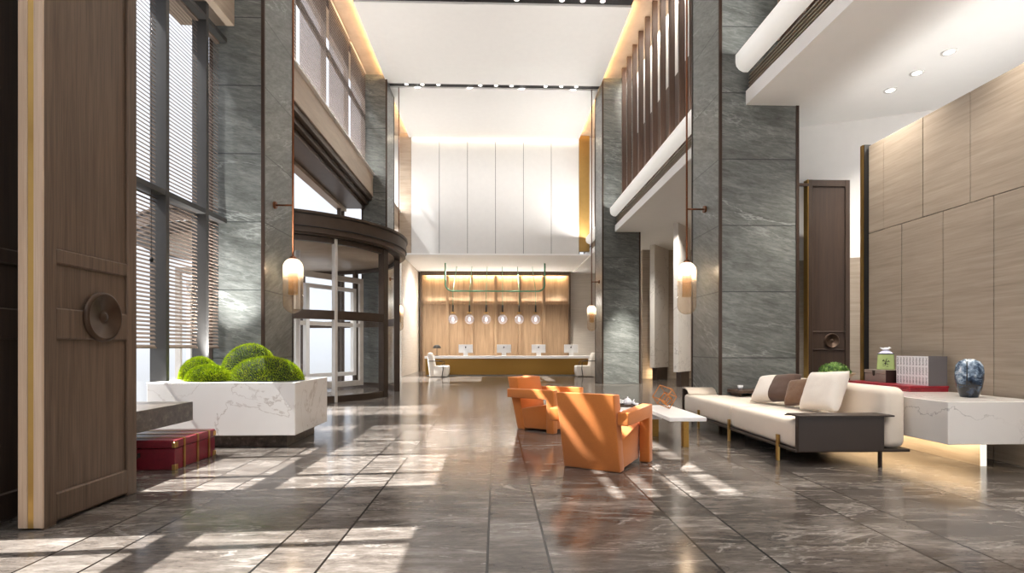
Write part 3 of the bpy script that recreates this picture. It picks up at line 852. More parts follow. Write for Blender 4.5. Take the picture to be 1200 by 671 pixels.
# ------------------------------------------------------------------ capsule wall pendants
def pendant(x, y, xcol, ztop_glass, arm_z, label):
    e = empty('capsule_pendant', (x, y, ztop_glass), 0, label, 'pendant lamp', 'amber capsule pendants on the columns')
    r, L = 0.14, 0.8
    def cap(rr, z0, z1, n=8):
        p = []
        for i in range(n + 1):
            a = PI / 2 * i / n
            p.append((rr * math.sin(a), z1 - rr + rr * math.cos(a)))
        for i in range(n + 1):
            a = PI / 2 * i / n
            p.append((rr * math.cos(a), z0 + rr - rr * math.sin(a)))
        return p
    m = MB().lathe(cap(r, -L, 0), n=32); m.build('glass_shade', M['ombre'], e)
    # brass lattice cylinder
    b = bmesh.new()
    nu, nv, rr = 14, 8, 0.062
    rows = [[b.verts.new((rr * math.cos(2 * PI * (i + 0.5 * (j % 2)) / nu), rr * math.sin(2 * PI * (i + 0.5 * (j % 2)) / nu), -0.2 - 0.33 * j / nv)) for i in range(nu)] for j in range(nv + 1)]
    for j in range(nv):
        for i in range(nu):
            A, B = rows[j], rows[j + 1]; k = (i + 1) % nu
            if j % 2 == 0:
                b.faces.new([A[i], A[k], B[i]]); b.faces.new([A[k], B[k], B[i]])
            else:
                b.faces.new([A[i], B[k], B[i]]); b.faces.new([A[i], A[k], B[k]])
    m = MB(); m.add(b); o = m.build('lattice', M['brass'], e)
    md = o.modifiers.new('wire', 'WIREFRAME'); md.thickness = 0.007
    MB().lathe([(0, 0.03), (0.03, 0.03), (0.055, 0.0), (0.05, -0.02), (0, -0.02)], n=20).tube([(0, 0, 0), (0, 0, ZC - 0.0 - ztop_glass)], 0.015, 8).build('rod', M['copper'], e)
    s = 1 if xcol > x else -1
    m = MB().tube([(0, 0, arm_z - ztop_glass), (xcol - x - s * 0.02, 0, arm_z - ztop_glass)], 0.013, 8)
    bb = bmesh.new(); bmesh.ops.create_cone(bb, segments=20, radius1=0.055, radius2=0.05, depth=0.03, cap_ends=True)
    bmesh.ops.rotate(bb, cent=(0, 0, 0), matrix=Matrix.Rotation(R(90), 3, 'Y'), verts=bb.verts)
    bmesh.ops.translate(bb, vec=(xcol - x - s * 0.015, 0, arm_z - ztop_glass), verts=bb.verts)
    m.add(bb); m.build('bracket', M['copper'], e)
    return e
pendants = [(-2.95, 7.8, XL, 2.4, 3.17, 'amber glass capsule pendant on near left slate column, above the moss planter'),
            (2.9, 7.95, XR, 2.4, 3.2, 'amber glass capsule pendant on near right slate column, above the sofa'),
            (-2.95, 16.2, XL, 2.4, 3.18, 'amber glass capsule pendant beyond the revolving door'),
            (2.95, 16.2, XR, 2.4, 3.12, 'small amber capsule pendant on the far right slate column by the desk')]
for p in pendants: pendant(*p)

# ------------------------------------------------------------------ planter, bench, trunk, moss
pl = empty('marble_planter', (-2.95, 6.4, 0), 0, 'white marble block planter on dark stone plinth holding moss mounds', 'planter')
m = MB()
m.box(-0.83, 0.76, -0.55, 0.55, 0.14, 0.72, 0.006, 1)
m.build('basin', M['planter_marble'], pl)
MB().box(-0.73, 0.62, -0.42, 0.48, 0.0, 0.14, 0.004, 1).build('plinth', M['dark_stone'], pl)
bn = empty('stone_bench', (-3.5, 4.7, 0), 0, 'dark stone bench slab on white marble block under street window', 'bench')
MB().box(-0.3, 0.41, -1.0, 0.8, 0.36, 0.55, 0.004, 1).build('seat_slab', M['dark_stone'], bn)
MB().box(-0.3, -0.04, -0.95, 0.6, 0.0, 0.36, 0.004, 1).build('support_block', M['planter_marble'], bn)

def mound(x, y, rx, ry, h, label, seed):
    rnd = random.Random(seed)
    b = bmesh.new()
    bmesh.ops.create_icosphere(b, subdivisions=5, radius=1.0)
    for v in list(b.verts):
        if v.co.z < -0.03: b.verts.remove(v)
    surf = []
    for v in b.verts:
        d = 1 + 0.03 * noise.noise(v.co * 2.0 + Vector((seed, 0, 0))) + 0.012 * noise.noise(v.co * 9 + Vector((0, seed, 0)))
        v.co = Vector((v.co.x * rx * d, v.co.y * ry * d, v.co.z * h * d))
    for f in b.faces: f.smooth = True
    b.normal_update()
    pts = [(f.calc_center_median(), f.normal.copy()) for f in b.faces]
    m = MB(); m.add(b)
    for c, nrm in pts:
        for _ in range(3):
            t = Vector((rnd.uniform(-1, 1), rnd.uniform(-1, 1), rnd.uniform(-1, 1))).cross(nrm)
            if t.length < 1e-3: continue
            t.normalize()
            base = c + t * rnd.uniform(-0.012, 0.012)
            tip = base + (nrm + Vector((rnd.uniform(-.6, .6), rnd.uniform(-.6, .6), rnd.uniform(-.3, .5)))).normalized() * rnd.uniform(0.012, 0.03)
            w = 0.0026
            bf = m.bm.faces.new([m.bm.verts.new(base - t * w), m.bm.verts.new(base + t * w), m.bm.verts.new(tip)]); bf.material_index = 1
    o = m.build('moss_mound', [M['moss_gap_shade'], M['moss']], None, recalc=False)
    o.location = (x, y, 0.73)
    return tag(o, label, 'moss mound', 'moss mounds in the marble planter')
mound(-3.03, 6.62, 0.34, 0.26, 0.41, 'tallest bright green moss mound at the back of planter', 3)
mound(-2.62, 6.13, 0.41, 0.21, 0.26, 'wide low moss mound at right front of the planter', 5)
mound(-3.23, 6.06, 0.24, 0.18, 0.17, 'small low moss mound at the front left of planter', 8)
mound(-3.52, 6.4, 0.21, 0.2, 0.25, 'moss mound peeking out at the back left of planter', 11)

tr = empty('leather_chest', (-3.2, 5.18, 0), 0, 'dark red leather trunk with brass straps on the floor', 'trunk')
MB().box(-0.32, 0.32, -0.34, 0.34, 0.0, 0.19, 0.006, 2).build('body', M['red_leather'], tr)
MB().box(-0.325, 0.325, -0.345, 0.345, 0.194, 0.268, 0.012, 2).build('lid', M['red_leather'], tr)
for y in (-0.2, 0.02, 0.22):
    m = MB().box(0.322, 0.329, y - 0.014, y + 0.014, 0.0, 0.266).box(-0.31, 0.329, y - 0.014, y + 0.014, 0.266, 0.272)
    tag(m.build('strap', M['brass'], tr), 'tan brass strap')
for (sx, sy) in ((1, -1), (1, 1), (-1, -1)):
    for z in (0.0, 0.2):
        h = 0.05
        m = MB().box(sx * 0.328 - 0.03 * (sx > 0) - 0.0, sx * 0.328 + 0.03 * (sx < 0), sy * 0.348 - 0.05 * (sy > 0), sy * 0.348 + 0.05 * (sy < 0), z, z + h, 0.003, 1)
        m.build('corner_guard', M['brass'], tr)
m = MB()
m.tube([(-0.05 + 0.05 * 0 + 0.06 * math.cos(a), -0.362, 0.135 - 0.045 * math.sin(a)) for a in [PI * k / 10 for k in range(11)]], 0.006, 6)
m.box(-0.12, -0.1, -0.36, -0.34, 0.115, 0.155, 0.003, 1).box(0.0, 0.02, -0.36, -0.34, 0.115, 0.155, 0.003, 1)
m.build('handle', M['iron'], tr)

# ------------------------------------------------------------------ orange armchairs
def armchair(loc, rz, label):
    e = empty('orange_armchair', loc, rz, label, 'armchair', 'orange block armchairs by the coffee tables')
    th = 0.12
    # back slab leaning back
    m = MB().prism([(0.0, 0.0), (th, 0.0), (th - 0.13, 0.69), (-0.18, 0.70)], 'x', -0.27, 0.27, 0.012, 2)
    smooth_by_angle(m.build('backrest', M['orange'], e), 50)
    m = MB().prism([(th - 0.01, 0.02), (0.58, 0.03), (0.62, 0.38), (th - 0.06, 0.28)], 'x', -0.265, 0.265, 0.012, 2)
    smooth_by_angle(m.build('seat', M['orange'], e), 50)
    for s in (-1, 1):
        a, b = (0.275, 0.375) if s > 0 else (-0.375, -0.275)
        m = MB().prism([(-0.1, 0.43), (0.54, 0.43), (0.54, 0.0), (0.65, 0.0), (0.65, 0.555), (-0.1, 0.545)], 'x', a, b, 0.01, 2)
        smooth_by_angle(m.build('arm', M['orange'], e), 50)
    return e
armchair((0.86, 4.74, 0), R(-32), 'orange wool armchair seen from behind, nearest the camera')
armchair((0.47, 7.38, 0), R(-130), 'orange wool armchair facing right, farther behind the other one')

# ------------------------------------------------------------------ coffee tables and items
ct = empty('coffee_table', (2.1, 6.35, 0), 0, 'white slab coffee table on brass legs beside the sofa', 'coffee table')
MB().box(-0.2, 0.21, -0.62, 0.62, 0.29, 0.335, 0.004, 1).build('tabletop', M['white_lacquer'], ct)
for y in (-0.54, 0.54): MB().box(-0.03, 0.03, y - 0.04, y + 0.04, 0, 0.29, 0.003, 1).build('leg', M['brass_panel'], ct)
lt = empty('low_table', (1.62, 7.8, 0), 0, 'long low white table behind the orange chair, on brass block', 'coffee table')
MB().box(-0.35, 0.41, -1.4, 1.4, 0.225, 0.265, 0.004, 1).build('tabletop', M['white_lacquer'], lt)
for y in (-1.22, 1.22): MB().box(0.05, 0.39, y - 0.1, y + 0.1, 0, 0.225, 0.003, 1).build('leg', M['brass_panel'], lt)
# wire cubes
w = empty('wire_sculpture', (2.12, 6.58, 0.335), R(20), 'copper wire sculpture of nested cubes on white coffee table', 'sculpture')
def wire_cube(name, s, c, rot):
    m = MB(); h = s / 2
    P = [Vector((x, y, z)) * h for x in (-1, 1) for y in (-1, 1) for z in (-1, 1)]
    P = [rot @ p + Vector(c) for p in P]
    for i in range(8):
        for j in range(i + 1, 8):
            if bin(i ^ j).count('1') == 1: m.tube([P[i], P[j]], 0.006, 6)
    return m.build(name, M['wire'], w)
rot = Matrix.Rotation(R(38), 3, 'Y') @ Matrix.Rotation(R(25), 3, 'Z')
zmin = min((rot @ Vector((x, y, z)) * 0.09).z for x in (-1, 1) for y in (-1, 1) for z in (-1, 1))
wire_cube('outer_cube', 0.18, (0, 0, -zmin + 0.005), rot)
wire_cube('inner_cube', 0.1, (0.02, 0, -zmin - 0.03), Matrix.Rotation(R(20), 3, 'X') @ rot)
# teapot set
ZLT = 0.265
tr2 = empty('tea_tray', (1.78, 7.45, ZLT), 0, 'small wooden tea tray on the low white table', 'tray')
MB().box(-0.17, 0.17, -0.1, 0.1, 0.0, 0.012, 0.003, 1).build('base', M['fin_wood'], tr2)
m = MB().box(-0.17, 0.17, -0.105, -0.09, 0.01, 0.035).box(-0.17, 0.17, 0.09, 0.105, 0.01, 0.035).box(-0.175, -0.16, -0.1, 0.1, 0.01, 0.035).box(0.16, 0.175, -0.1, 0.1, 0.01, 0.035)
m.build('rim', M['fin_wood'], tr2)
tp = empty('teapot', (1.87, 7.45, ZLT + 0.012), 0, 'small white teapot on the wooden tray', 'teapot')
MB().lathe([(0, 0), (0.035, 0), (0.058, 0.03), (0.06, 0.055), (0.045, 0.09), (0.03, 0.1), (0, 0.1)], n=24).build('body', M['china_white'], tp)
MB().lathe([(0, 0.13), (0.01, 0.125), (0.008, 0.112), (0.032, 0.1), (0.032, 0.098)], n=20).build('lid', M['china_white'], tp)
MB().tube([(0.05, 0, 0.04), (0.08, 0, 0.06), (0.095, 0, 0.09)], [0.014, 0.01, 0.007], 8).build('spout', M['china_white'], tp)
MB().tube([(-0.05, 0, 0.075), (-0.085, 0, 0.07), (-0.085, 0, 0.04), (-0.055, 0, 0.03)], 0.006, 8).build('handle', M['china_white'], tp)
for k, (x, y, lb) in enumerate(((1.985, 7.42, 'small white teacup right of teapot on low table'), (1.98, 7.6, 'white teacup behind the first cup on low table'))):
    c = MB().lathe([(0, 0.0), (0.02, 0), (0.026, 0.008), (0.036, 0.05), (0.033, 0.05), (0.022, 0.012), (0, 0.01)], n=20).build('teacup', M['china_white'])
    c.location = (x, y, ZLT); tag(c, lb, 'cup', 'teacups on the low table')

# ------------------------------------------------------------------ sofa
so = empty('long_sofa', (2.75, 4.8, 0), 0, 'long cream sofa with dark leather end panels and brass legs', 'sofa')
def sp(m, name, mat, smooth=None):
    o = m.build(name, mat, so)
    if smooth: smooth_by_angle(o, smooth)
    return o
sp(MB().box(0.0, 1.085, -0.02, 3.02, 0.135, 0.16, 0.004, 1), 'base_tray', M['dark_leather'])
sp(MB().box(0.02, 0.86, 0.03, 1.36, 0.16, 0.42, 0.05, 4), 'seat_cushion', M['cream'], 60)
sp(MB().box(0.02, 0.98, 1.37, 2.92, 0.16, 0.42, 0.05, 4), 'seat_cushion', M['cream'], 60)
# near end panel with flat flap
sp(MB().box(0.02, 0.83, -0.035, 0.02, 0.14, 0.47, 0.008, 2), 'end_panel', M['dark_leather'])
sp(MB().prism([(-0.07, 0.466), (0.1, 0.472), (0.15, 0.455), (0.155, 0.463), (0.1, 0.486), (-0.07, 0.48)], 'x', -0.005, 0.9, 0.002, 1), 'end_flap', M['dark_leather'], 40)
# far end panel with curled cream flap
sp(MB().box(0.02, 0.55, 2.96, 3.0, 0.14, 0.5, 0.008, 2), 'end_panel', M['dark_leather'])
sp(MB().prism([(3.02, 0.5), (2.9, 0.515), (2.8, 0.49), (2.74, 0.43), (2.745, 0.42), (2.81, 0.475), (2.9, 0.497), (3.02, 0.485)], 'x', 0.03, 0.5, 0.002, 1), 'end_flap', M['leather_flap'], 50)
sp(MB().box(0.85, 1.075, 0.0, 1.6, 0.16, 0.73, 0.075, 5), 'back_bolster', M['cream'], 60)
sp(MB().box(0.55, 1.0, 2.35, 2.95, 0.47, 0.51, 0.004, 1).box(0.6, 0.64, 2.4, 2.9, 0.42, 0.47), 'side_shelf', M['fin_wood'])
for (x, y) in ((0.0, 0.28), (0.0, 1.36), (0.0, 2.3)):
    sp(MB().box(x - 0.012, x + 0.012, y - 0.02, y + 0.02, 0.0, 0.255, 0.003, 1), 'leg', M['brass'])
for y in (0.0, 1.5, 2.9):
    sp(MB().box(0.8, 0.824, y - 0.016, y + 0.016, 0.0, 0.14, 0.003, 1), 'leg', M['bronze_trim'])
sp(MB().box(0.35, 0.65, 1.3, 1.7, 0.0, 0.135), 'support_block', M['black'])
cp = MB().lathe([(0, 0), (0.025, 0), (0.04, 0.06), (0.036, 0.06), (0.022, 0.01), (0, 0.01)], n=20).build('white_cup', M['china_white'])
cp.location = (3.42, 7.3, 0.513); tag(cp, 'small white cup on the dark shelf at far sofa end', 'cup')

def cushion(name, w, h, t, loc, rot, mat, label, split=None):
    """pillow in local x (width) z (height) with thickness y"""
    n = 22
    b = bmesh.new()
    def P(i, j, s):
        u, v = -1 + 2 * i / n, -1 + 2 * j / n
        ed = max(0.0, (1 - u ** 4)) ** 0.5 * max(0.0, (1 - v ** 4)) ** 0.5
        pin = 1 - 0.07 * (1 - abs(v) ** 2) * abs(u) ** 3
        pin2 = 1 - 0.07 * (1 - abs(u) ** 2) * abs(v) ** 3
        wr = 0.006 * noise.noise(Vector((u * 3, v * 3, s * 2 + w)))
        return Vector((u * w / 2 * pin, s * (t / 2 * ed + wr * ed), v * h / 2 * pin2))
    g = {}
    for s in (-1, 1):
        for i in range(n + 1):
            for j in range(n + 1):
                edge = i in (0, n) or j in (0, n)
                if edge and s == 1: g[(s, i, j)] = g[(-1, i, j)]
                else: g[(s, i, j)] = b.verts.new(P(i, j, s))
    for s in (-1, 1):
        for i in range(n):
            for j in range(n):
                f = b.faces.new([g[(s, i, j)], g[(s, i + 1, j)], g[(s, i + 1, j + 1)], g[(s, i, j + 1)]]); f.smooth = True
                if split and i >= n * split: f.material_index = 1
    m = MB()
    off = {}
    for v in b.verts: off[v] = m.bm.verts.new(v.co)
    for f in b.faces:
        nf = m.bm.faces.new([off[v] for v in f.verts]); nf.smooth = True; nf.material_index = f.material_index
    b.free()
    o = m.build(name, mat, None)
    o.location = loc; o.rotation_euler = rot
    return tag(o, label, 'cushion', 'cushions on the sofa')
cushion('throw_cushion', 0.50, 0.45, 0.19, (3.42, 5.42, 0.645), (R(-24), R(-4), R(-80)), [M['linen']], 'large pale linen cushion leaning on sofa back, nearest the camera')
cushion('throw_cushion', 0.34, 0.32, 0.16, (3.4, 5.81, 0.6), (R(-26), R(-8), R(-72)), [M['brown_cushion']], 'small plain brown cushion between two larger cushions')
cushion('throw_cushion', 0.56, 0.38, 0.18, (3.34, 6.22, 0.615), (R(-38), R(-6), R(-66)), [M['linen'], M['cocoa']], 'half cream half dark brown cushion, farthest along sofa', 0.5)

# ------------------------------------------------------------------ marble counter and objects
mc = empty('marble_counter', (4.3, 5.8, 0), 0, 'long floating veined marble counter behind the sofa', 'counter')
pts = [(-0.44, -1.4), (0.47, -1.4), (0.47, 1.5), (-0.44, 1.5)]
MB().prism(pts, 'z', 0.27, 0.635, 0.004, 1).build('block', M['marble'], mc)
MB().prism([(0.2, -1.02), (0.255, -1.02), (0.255, 1.3), (0.2, 1.3)], 'z', 0.0, 0.27).build('plinth', M['beige_stone'], mc)
MB().box(0.2, 0.255, -1.026, -1.02, 0.0, 0.268).build('glowing_end', M['plinth_glow'], mc)  # plinth end face given a glow of its own
MB().box(0.05, 0.07, -1.05, 1.2, 0.255, 0.269).build('led_strip', M['led_soft'], mc)
ZM = 0.635
rb = empty('red_lacquer_board', (4.55, 5.9, ZM), 0, 'long flat red lacquer box lying on the marble counter', 'lacquer box')
MB().box(-0.21, 0.21, -0.48, 0.5, 0.0, 0.036, 0.003, 1).build('body', M['red_lacquer'], rb)
MB().box(-0.215, 0.215, -0.485, 0.505, 0.038, 0.06, 0.003, 1).build('lid', M['red_lacquer'], rb)
ZR = ZM + 0.06
bk = None
for k in range(10):
    y = 5.455 + 0.044 * k
    lab = 'white-spined book in row on red lacquer box, cover hidden by neighbours'
    if k == 0: lab = 'white-spined book showing its grey cover at near end of row'
    if bk is None:
        o = empty('book', (4.555, y, ZR), 0, lab, 'book', 'row of white-spined books')
        MB().box(-0.0, 0.2, -0.0205, 0.0205, 0.0, 0.31, 0.002, 1).build('pages', [M['paper']], o)
        MB().box(-0.004, 0.204, -0.0215, -0.0195, 0.0, 0.312).box(-0.004, 0.204, 0.0195, 0.0215, 0.0, 0.312).build('cover', M['book_cover'], o)
        MB().box(-0.006, -0.001, -0.0215, 0.0215, 0.0, 0.312).build('spine', M['spine'], o)
        bk = o
    else:
        o = copy_tree(bk); o.location = (4.555, y, ZR)
    tag(o, lab, 'book', 'row of white-spined books')
bx = empty('keepsake_box', (4.62, 6.12, ZR), 0, 'grey and dark lidded box with latch under green jar', 'box')
MB().box(-0.15, 0.13, -0.19, 0.16, 0.0, 0.1, 0.004, 1).build('body', [M['box_grey']], bx)
MB().box(-0.153, 0.133, -0.193, 0.163, 0.103, 0.145, 0.004, 1).build('lid', M['box_grey'], bx)
MB().box(-0.152, 0.132, -0.1945, -0.191, 0.0, 0.144).build('end_panel', M['box_dark'], bx)
MB().prism([(-0.02, 0.135), (0.02, 0.135), (0.014, 0.085), (0.0, 0.07), (-0.014, 0.085)], 'x', -0.159, -0.152).build('latch', M['iron'], bx)
cj = empty('lidded_jar', (4.62, 6.13, ZR + 0.145), R(-38), 'pale green lidded jar with black brushwork and bird knob', 'jar')
def frustum(m, w0, w1, z0, z1, bev=0.012):
    b = bmesh.new()
    lo = [b.verts.new((sx * w0, sy * w0, z0)) for sx, sy in ((-1, -1), (1, -1), (1, 1), (-1, 1))]
    hi = [b.verts.new((sx * w1, sy * w1, z1)) for sx, sy in ((-1, -1), (1, -1), (1, 1), (-1, 1))]
    b.faces.new(lo); b.faces.new(hi)
    for i in range(4): b.faces.new([lo[i], lo[(i + 1) % 4], hi[(i + 1) % 4], hi[i]])
    bmesh.ops.recalc_face_normals(b, faces=b.faces)
    bmesh.ops.bevel(b, geom=list(b.edges), offset=bev, segments=3, profile=0.5, affect='EDGES')
    m.add(b); return m
frustum(MB(), 0.088, 0.078, 0.0, 0.185).build('body', M['celadon'], cj)
frustum(MB(), 0.079, 0.035, 0.187, 0.225, 0.008).build('lid', M['lilac_glaze'], cj)
tag(frustum(MB(), 0.083, 0.081, 0.181, 0.191, 0.003).build('rim_band', M['ink'], cj), 'dark rim band')
m = MB().ball((0, 0, 0.243), 0.024, 1.5, 0.9, 0.8).ball((0.032, 0, 0.256), 0.013).tube([(-0.03, 0, 0.245), (-0.06, 0, 0.262)], [0.012, 0.003], 8).tube([(0.042, 0, 0.256), (0.056, 0, 0.254)], [0.005, 0.001], 6)
m.build('bird_knob', M['china_white'], cj)
m = MB()
def stroke(pts, w): 
    m.tube([(x, -0.0875 + z * 0.054, z) for x, z in pts], w, 6)
stroke([(-0.03, 0.06), (-0.005, 0.075), (0.03, 0.06)], [0.002, 0.006, 0.002])
stroke([(-0.005, 0.045), (0.0, 0.09), (0.012, 0.135)], [0.002, 0.006, 0.002])
stroke([(-0.032, 0.1), (-0.02, 0.115), (-0.012, 0.095)], [0.003, 0.008, 0.002])
stroke([(0.012, 0.09), (0.028, 0.105), (0.038, 0.09)], [0.003, 0.007, 0.002])
stroke([(-0.03, 0.04), (-0.01, 0.05)], [0.002, 0.004]); stroke([(0.008, 0.045), (0.026, 0.035)], [0.004, 0.002])
m.build('brushwork', M['ink'], cj)
va = MB().lathe([(0, 0.0), (0.066, 0.0), (0.07, 0.006), (0.094, 0.09), (0.107, 0.17), (0.109, 0.24), (0.1, 0.3), (0.078, 0.335), (0.045, 0.35), (0.04, 0.357), (0.032, 0.357), (0.03, 0.345), (0, 0.34)], n=40).build('ink_glaze_vase', M['vase'])
va.location = (4.45, 4.84, ZM); tag(va, 'blue black ink-glazed vase standing on marble counter', 'vase')
bo = empty('moss_bowl', (4.42, 6.78, ZM), 0, 'shallow clay bowl of leafy moss on counter behind the sofa', 'planted bowl')
MB().lathe([(0, 0), (0.1, 0), (0.12, 0.04), (0.19, 0.085), (0.245, 0.135), (0.23, 0.135), (0.16, 0.085), (0, 0.06)], n=36).build('bowl', M['clay'], bo)
rnd = random.Random(4); m = MB()
m.ball((0, 0, 0.1), 0.16, 1.05, 1.05, 0.95)
for k in range(900):
    th = rnd.uniform(0, 2 * PI); ph = math.acos(rnd.uniform(0.0, 1.0))
    d = Vector((math.sin(ph) * math.cos(th), math.sin(ph) * math.sin(th), math.cos(ph)))
    c = Vector((0, 0, 0.1)) + Vector((d.x * 0.185, d.y * 0.185, d.z * 0.165)) * rnd.uniform(0.93, 1.06)
    t = d.cross(Vector((rnd.uniform(-1, 1), rnd.uniform(-1, 1), rnd.uniform(-1, 1)))).normalized()
    s2 = (d * 0.5 + t.cross(d)).normalized(); L = rnd.uniform(0.014, 0.026)
    m.bm.faces.new([m.bm.verts.new(c - t * L * 0.5), m.bm.verts.new(c - s2 * L * 0.0 + d * 0.004 + s2 * L * -0.6), m.bm.verts.new(c + t * L * 0.5), m.bm.verts.new(c + s2 * L)])
m.build('foliage', M['leafy'], bo, recalc=False)

# ------------------------------------------------------------------ reception desk
rc = empty('reception_desk', (0.45, 21.0, 0), 0, 'long reception desk with white top and brass front', 'desk')
MB().box(-3.22, 3.35, -0.35, 0.5, 0.67, 0.77, 0.006, 1).build('desktop', M['white_lacquer'], rc)
MB().box(-3.2, 3.2, -0.2, 0.4, 0.03, 0.67, 0.004, 1).build('front_panel', M['brass_panel'], rc)
MB().box(-3.15, 3.15, -0.16, 0.38, 0.0, 0.03).build('kick_plate', M['white_lacquer'], rc)
def px2x(px, zc): return (px - 600) / 620 * zc * 0.9995 + zc * 0.0307
mon = None
for px, lb in ((546, 'white desktop monitor beside the dome desk lamp'), (590.5, 'white desktop monitor second from the dome lamp'),
               (631, 'white desktop monitor second from right end of the desk'), (669, 'white desktop monitor at the right end of desk')):
    x = px2x(px, 21.2)
    if mon is None:
        e = empty('desktop_monitor', (x, 21.1, 0.77), 0, lb, 'monitor', 'white monitors on the reception desk')
        MB().box(-0.28, 0.28, -0.012, 0.012, 0.12, 0.45, 0.008, 2).build('display', M['screen_back'], e)
        MB().prism([(-0.02, 0.02), (-0.012, 0.26), (0.0, 0.26), (0.0, 0.012), (0.12, 0.01), (0.12, 0.0), (-0.12, 0.0), (-0.12, 0.01)], 'x', -0.09, 0.09).build('stand', M['screen_back'], e).location = (0, -0.04, 0)
        m = MB().lathe([(0, 0.003), (0.028, 0.003), (0.028, 0.0)], n=20).lathe([(0, 0.003), (0.01, 0.003), (0.01, 0)], (0.008, 0.038, 0), n=12)
        o = m.build('emblem', M['iron'], e); o.rotation_euler = (R(90), 0, 0); o.location = (0, -0.0125, 0.34)
        mon = e
    else:
        e = copy_tree(mon); e.location = (x, 21.1, 0.77)
    tag(e, lb, 'monitor', 'white monitors on the reception desk')
dl = empty('dome_desk_lamp', (px2x(512.5, 21.2), 21.15, 0.77), 0, 'small dark fluted dome lamp at left end of desk', 'desk lamp')
m = MB(); n = 32
ring = lambda r, z: [m.bm.verts.new((r * (1 + 0.05 * (i % 2)) * math.cos(2 * PI * i / n), r * (1 + 0.05 * (i % 2)) * math.sin(2 * PI * i / n), z)) for i in range(n)]
rs = [ring(0.03, 0.44), ring(0.1, 0.42), ring(0.14, 0.37), ring(0.155, 0.3)]
for A, B in zip(rs[:-1], rs[1:]):
    for i in range(n): m.bm.faces.new([A[i], A[(i + 1) % n], B[(i + 1) % n], B[i]])
m.bm.faces.new(rs[0])
m.build('lamp_shade', M['frame_grey'], dl)
MB().tube([(0, 0, 0.01), (0, 0, 0.42)], 0.01, 8).build('stem', M['iron'], dl)
MB().lathe([(0, 0.02), (0.07, 0.015), (0.075, 0.0), (0, 0)], n=24).build('base', M['iron'], dl)

def lounge_chair(x, y, s, label):
    e = empty('reception_chair', (x, y, 0), 0 if s > 0 else PI, label, 'chair', 'white chairs before the reception desk')
    m = MB().prism([(-0.2, 0.02), (0.34, 0.02), (0.38, 0.2), (0.37, 0.42), (-0.2, 0.42)], 'y', -0.3, 0.3, 0.03, 3); smooth_by_angle(m.build('seat', M['white_uphol'], e), 60)
    m = MB().prism([(-0.32, 0.02), (-0.18, 0.02), (-0.14, 0.42), (-0.2, 0.7), (-0.27, 0.88), (-0.33, 0.92), (-0.4, 0.88), (-0.4, 0.7)], 'y', -0.31, 0.31, 0.025, 3); smooth_by_angle(m.build('backrest', M['white_uphol'], e), 60)
    for sy in (-1, 1):
        y2 = sy * 0.325
        MB().tube([(-0.36, y2, 0.6), (0.05, y2, 0.6), (0.17, y2, 0.56), (0.18, y2, 0.3), (0.14, y2, 0.03)], 0.013, 8).build('arm', M['iron'], e)
    MB().box(-0.28, 0.32, -0.26, 0.26, 0.0, 0.02).build('base', M['iron'], e)
    return e
lounge_chair(px2x(515, 20.0), 19.95, 1, 'white upholstered chair at the left end of reception desk')
lounge_chair(px2x(686, 20.0), 19.95, -1, 'white upholstered chair at right end of reception desk')

# green pendant rack
gp = empty('green_pendant_light', (0, 22.0, 0), 0, 'green tube rack pendant with six corded globes above desk', 'pendant light')
zc = 22.0
def zz(py): return 1.1 + (407 - py) / 620 * zc
xl, xr = px2x(522, zc), px2x(638.5, zc)
zb = zz(341); rr = 0.3
pts = [(xl, 0, 4.6)]
for k in range(9):
    a = PI + PI / 2 * k / 8
    pts.append((xl + rr + rr * math.cos(a), 0, zb + rr + rr * math.sin(a)))
for k in range(9):
    a = 1.5 * PI + PI / 2 * k / 8
    pts.append((xr - rr + rr * math.cos(a), 0, zb + rr + rr * math.sin(a)))
pts.append((xr, 0, 4.6))
MB().tube(pts, 0.032, 10).build('tube_frame', M['green_tube'], gp)
tops = [533.5, 552, 570.5, 589, 607.5, 625.5]; bots = [531, 550.3, 569.8, 589, 608.4, 627.7]
for a, b in zip(tops, bots):
    xa, xb = px2x(a, zc) , px2x(b, zc)
    MB().tube([(xa, 0.9, 4.6), (xb, 0.035, zb + 0.03), (xb, -0.03, zb - 0.1), (xb, -0.03, zz(358))], 0.012, 6).build('cord', M['green_tube'], gp)
    s = MB().tube([(xb, -0.03, zz(357.5)), (xb, -0.03, zz(366))], 0.035, 12).build('socket', M['black'], gp)
    MB().lathe([(0, zz(365.5)), (0.1, zz(366)), (0.1, zz(367)), (0, zz(367))], (xb, -0.03, 0), n=20).build('collar', M['brass'], s)
    g = MB().ball((xb, -0.03, zz(374)), 0.19, u=28, v=18).build('globe', M['globe_glass'], gp)
    MB().lathe([(0, 0.09), (0.035, 0.09), (0.04, 0.06), (0.06, 0.0), (0.055, -0.06), (0.03, -0.09), (0, -0.095)], (xb, -0.03, zz(374)), n=20).build('bulb', M['bulb'], g)

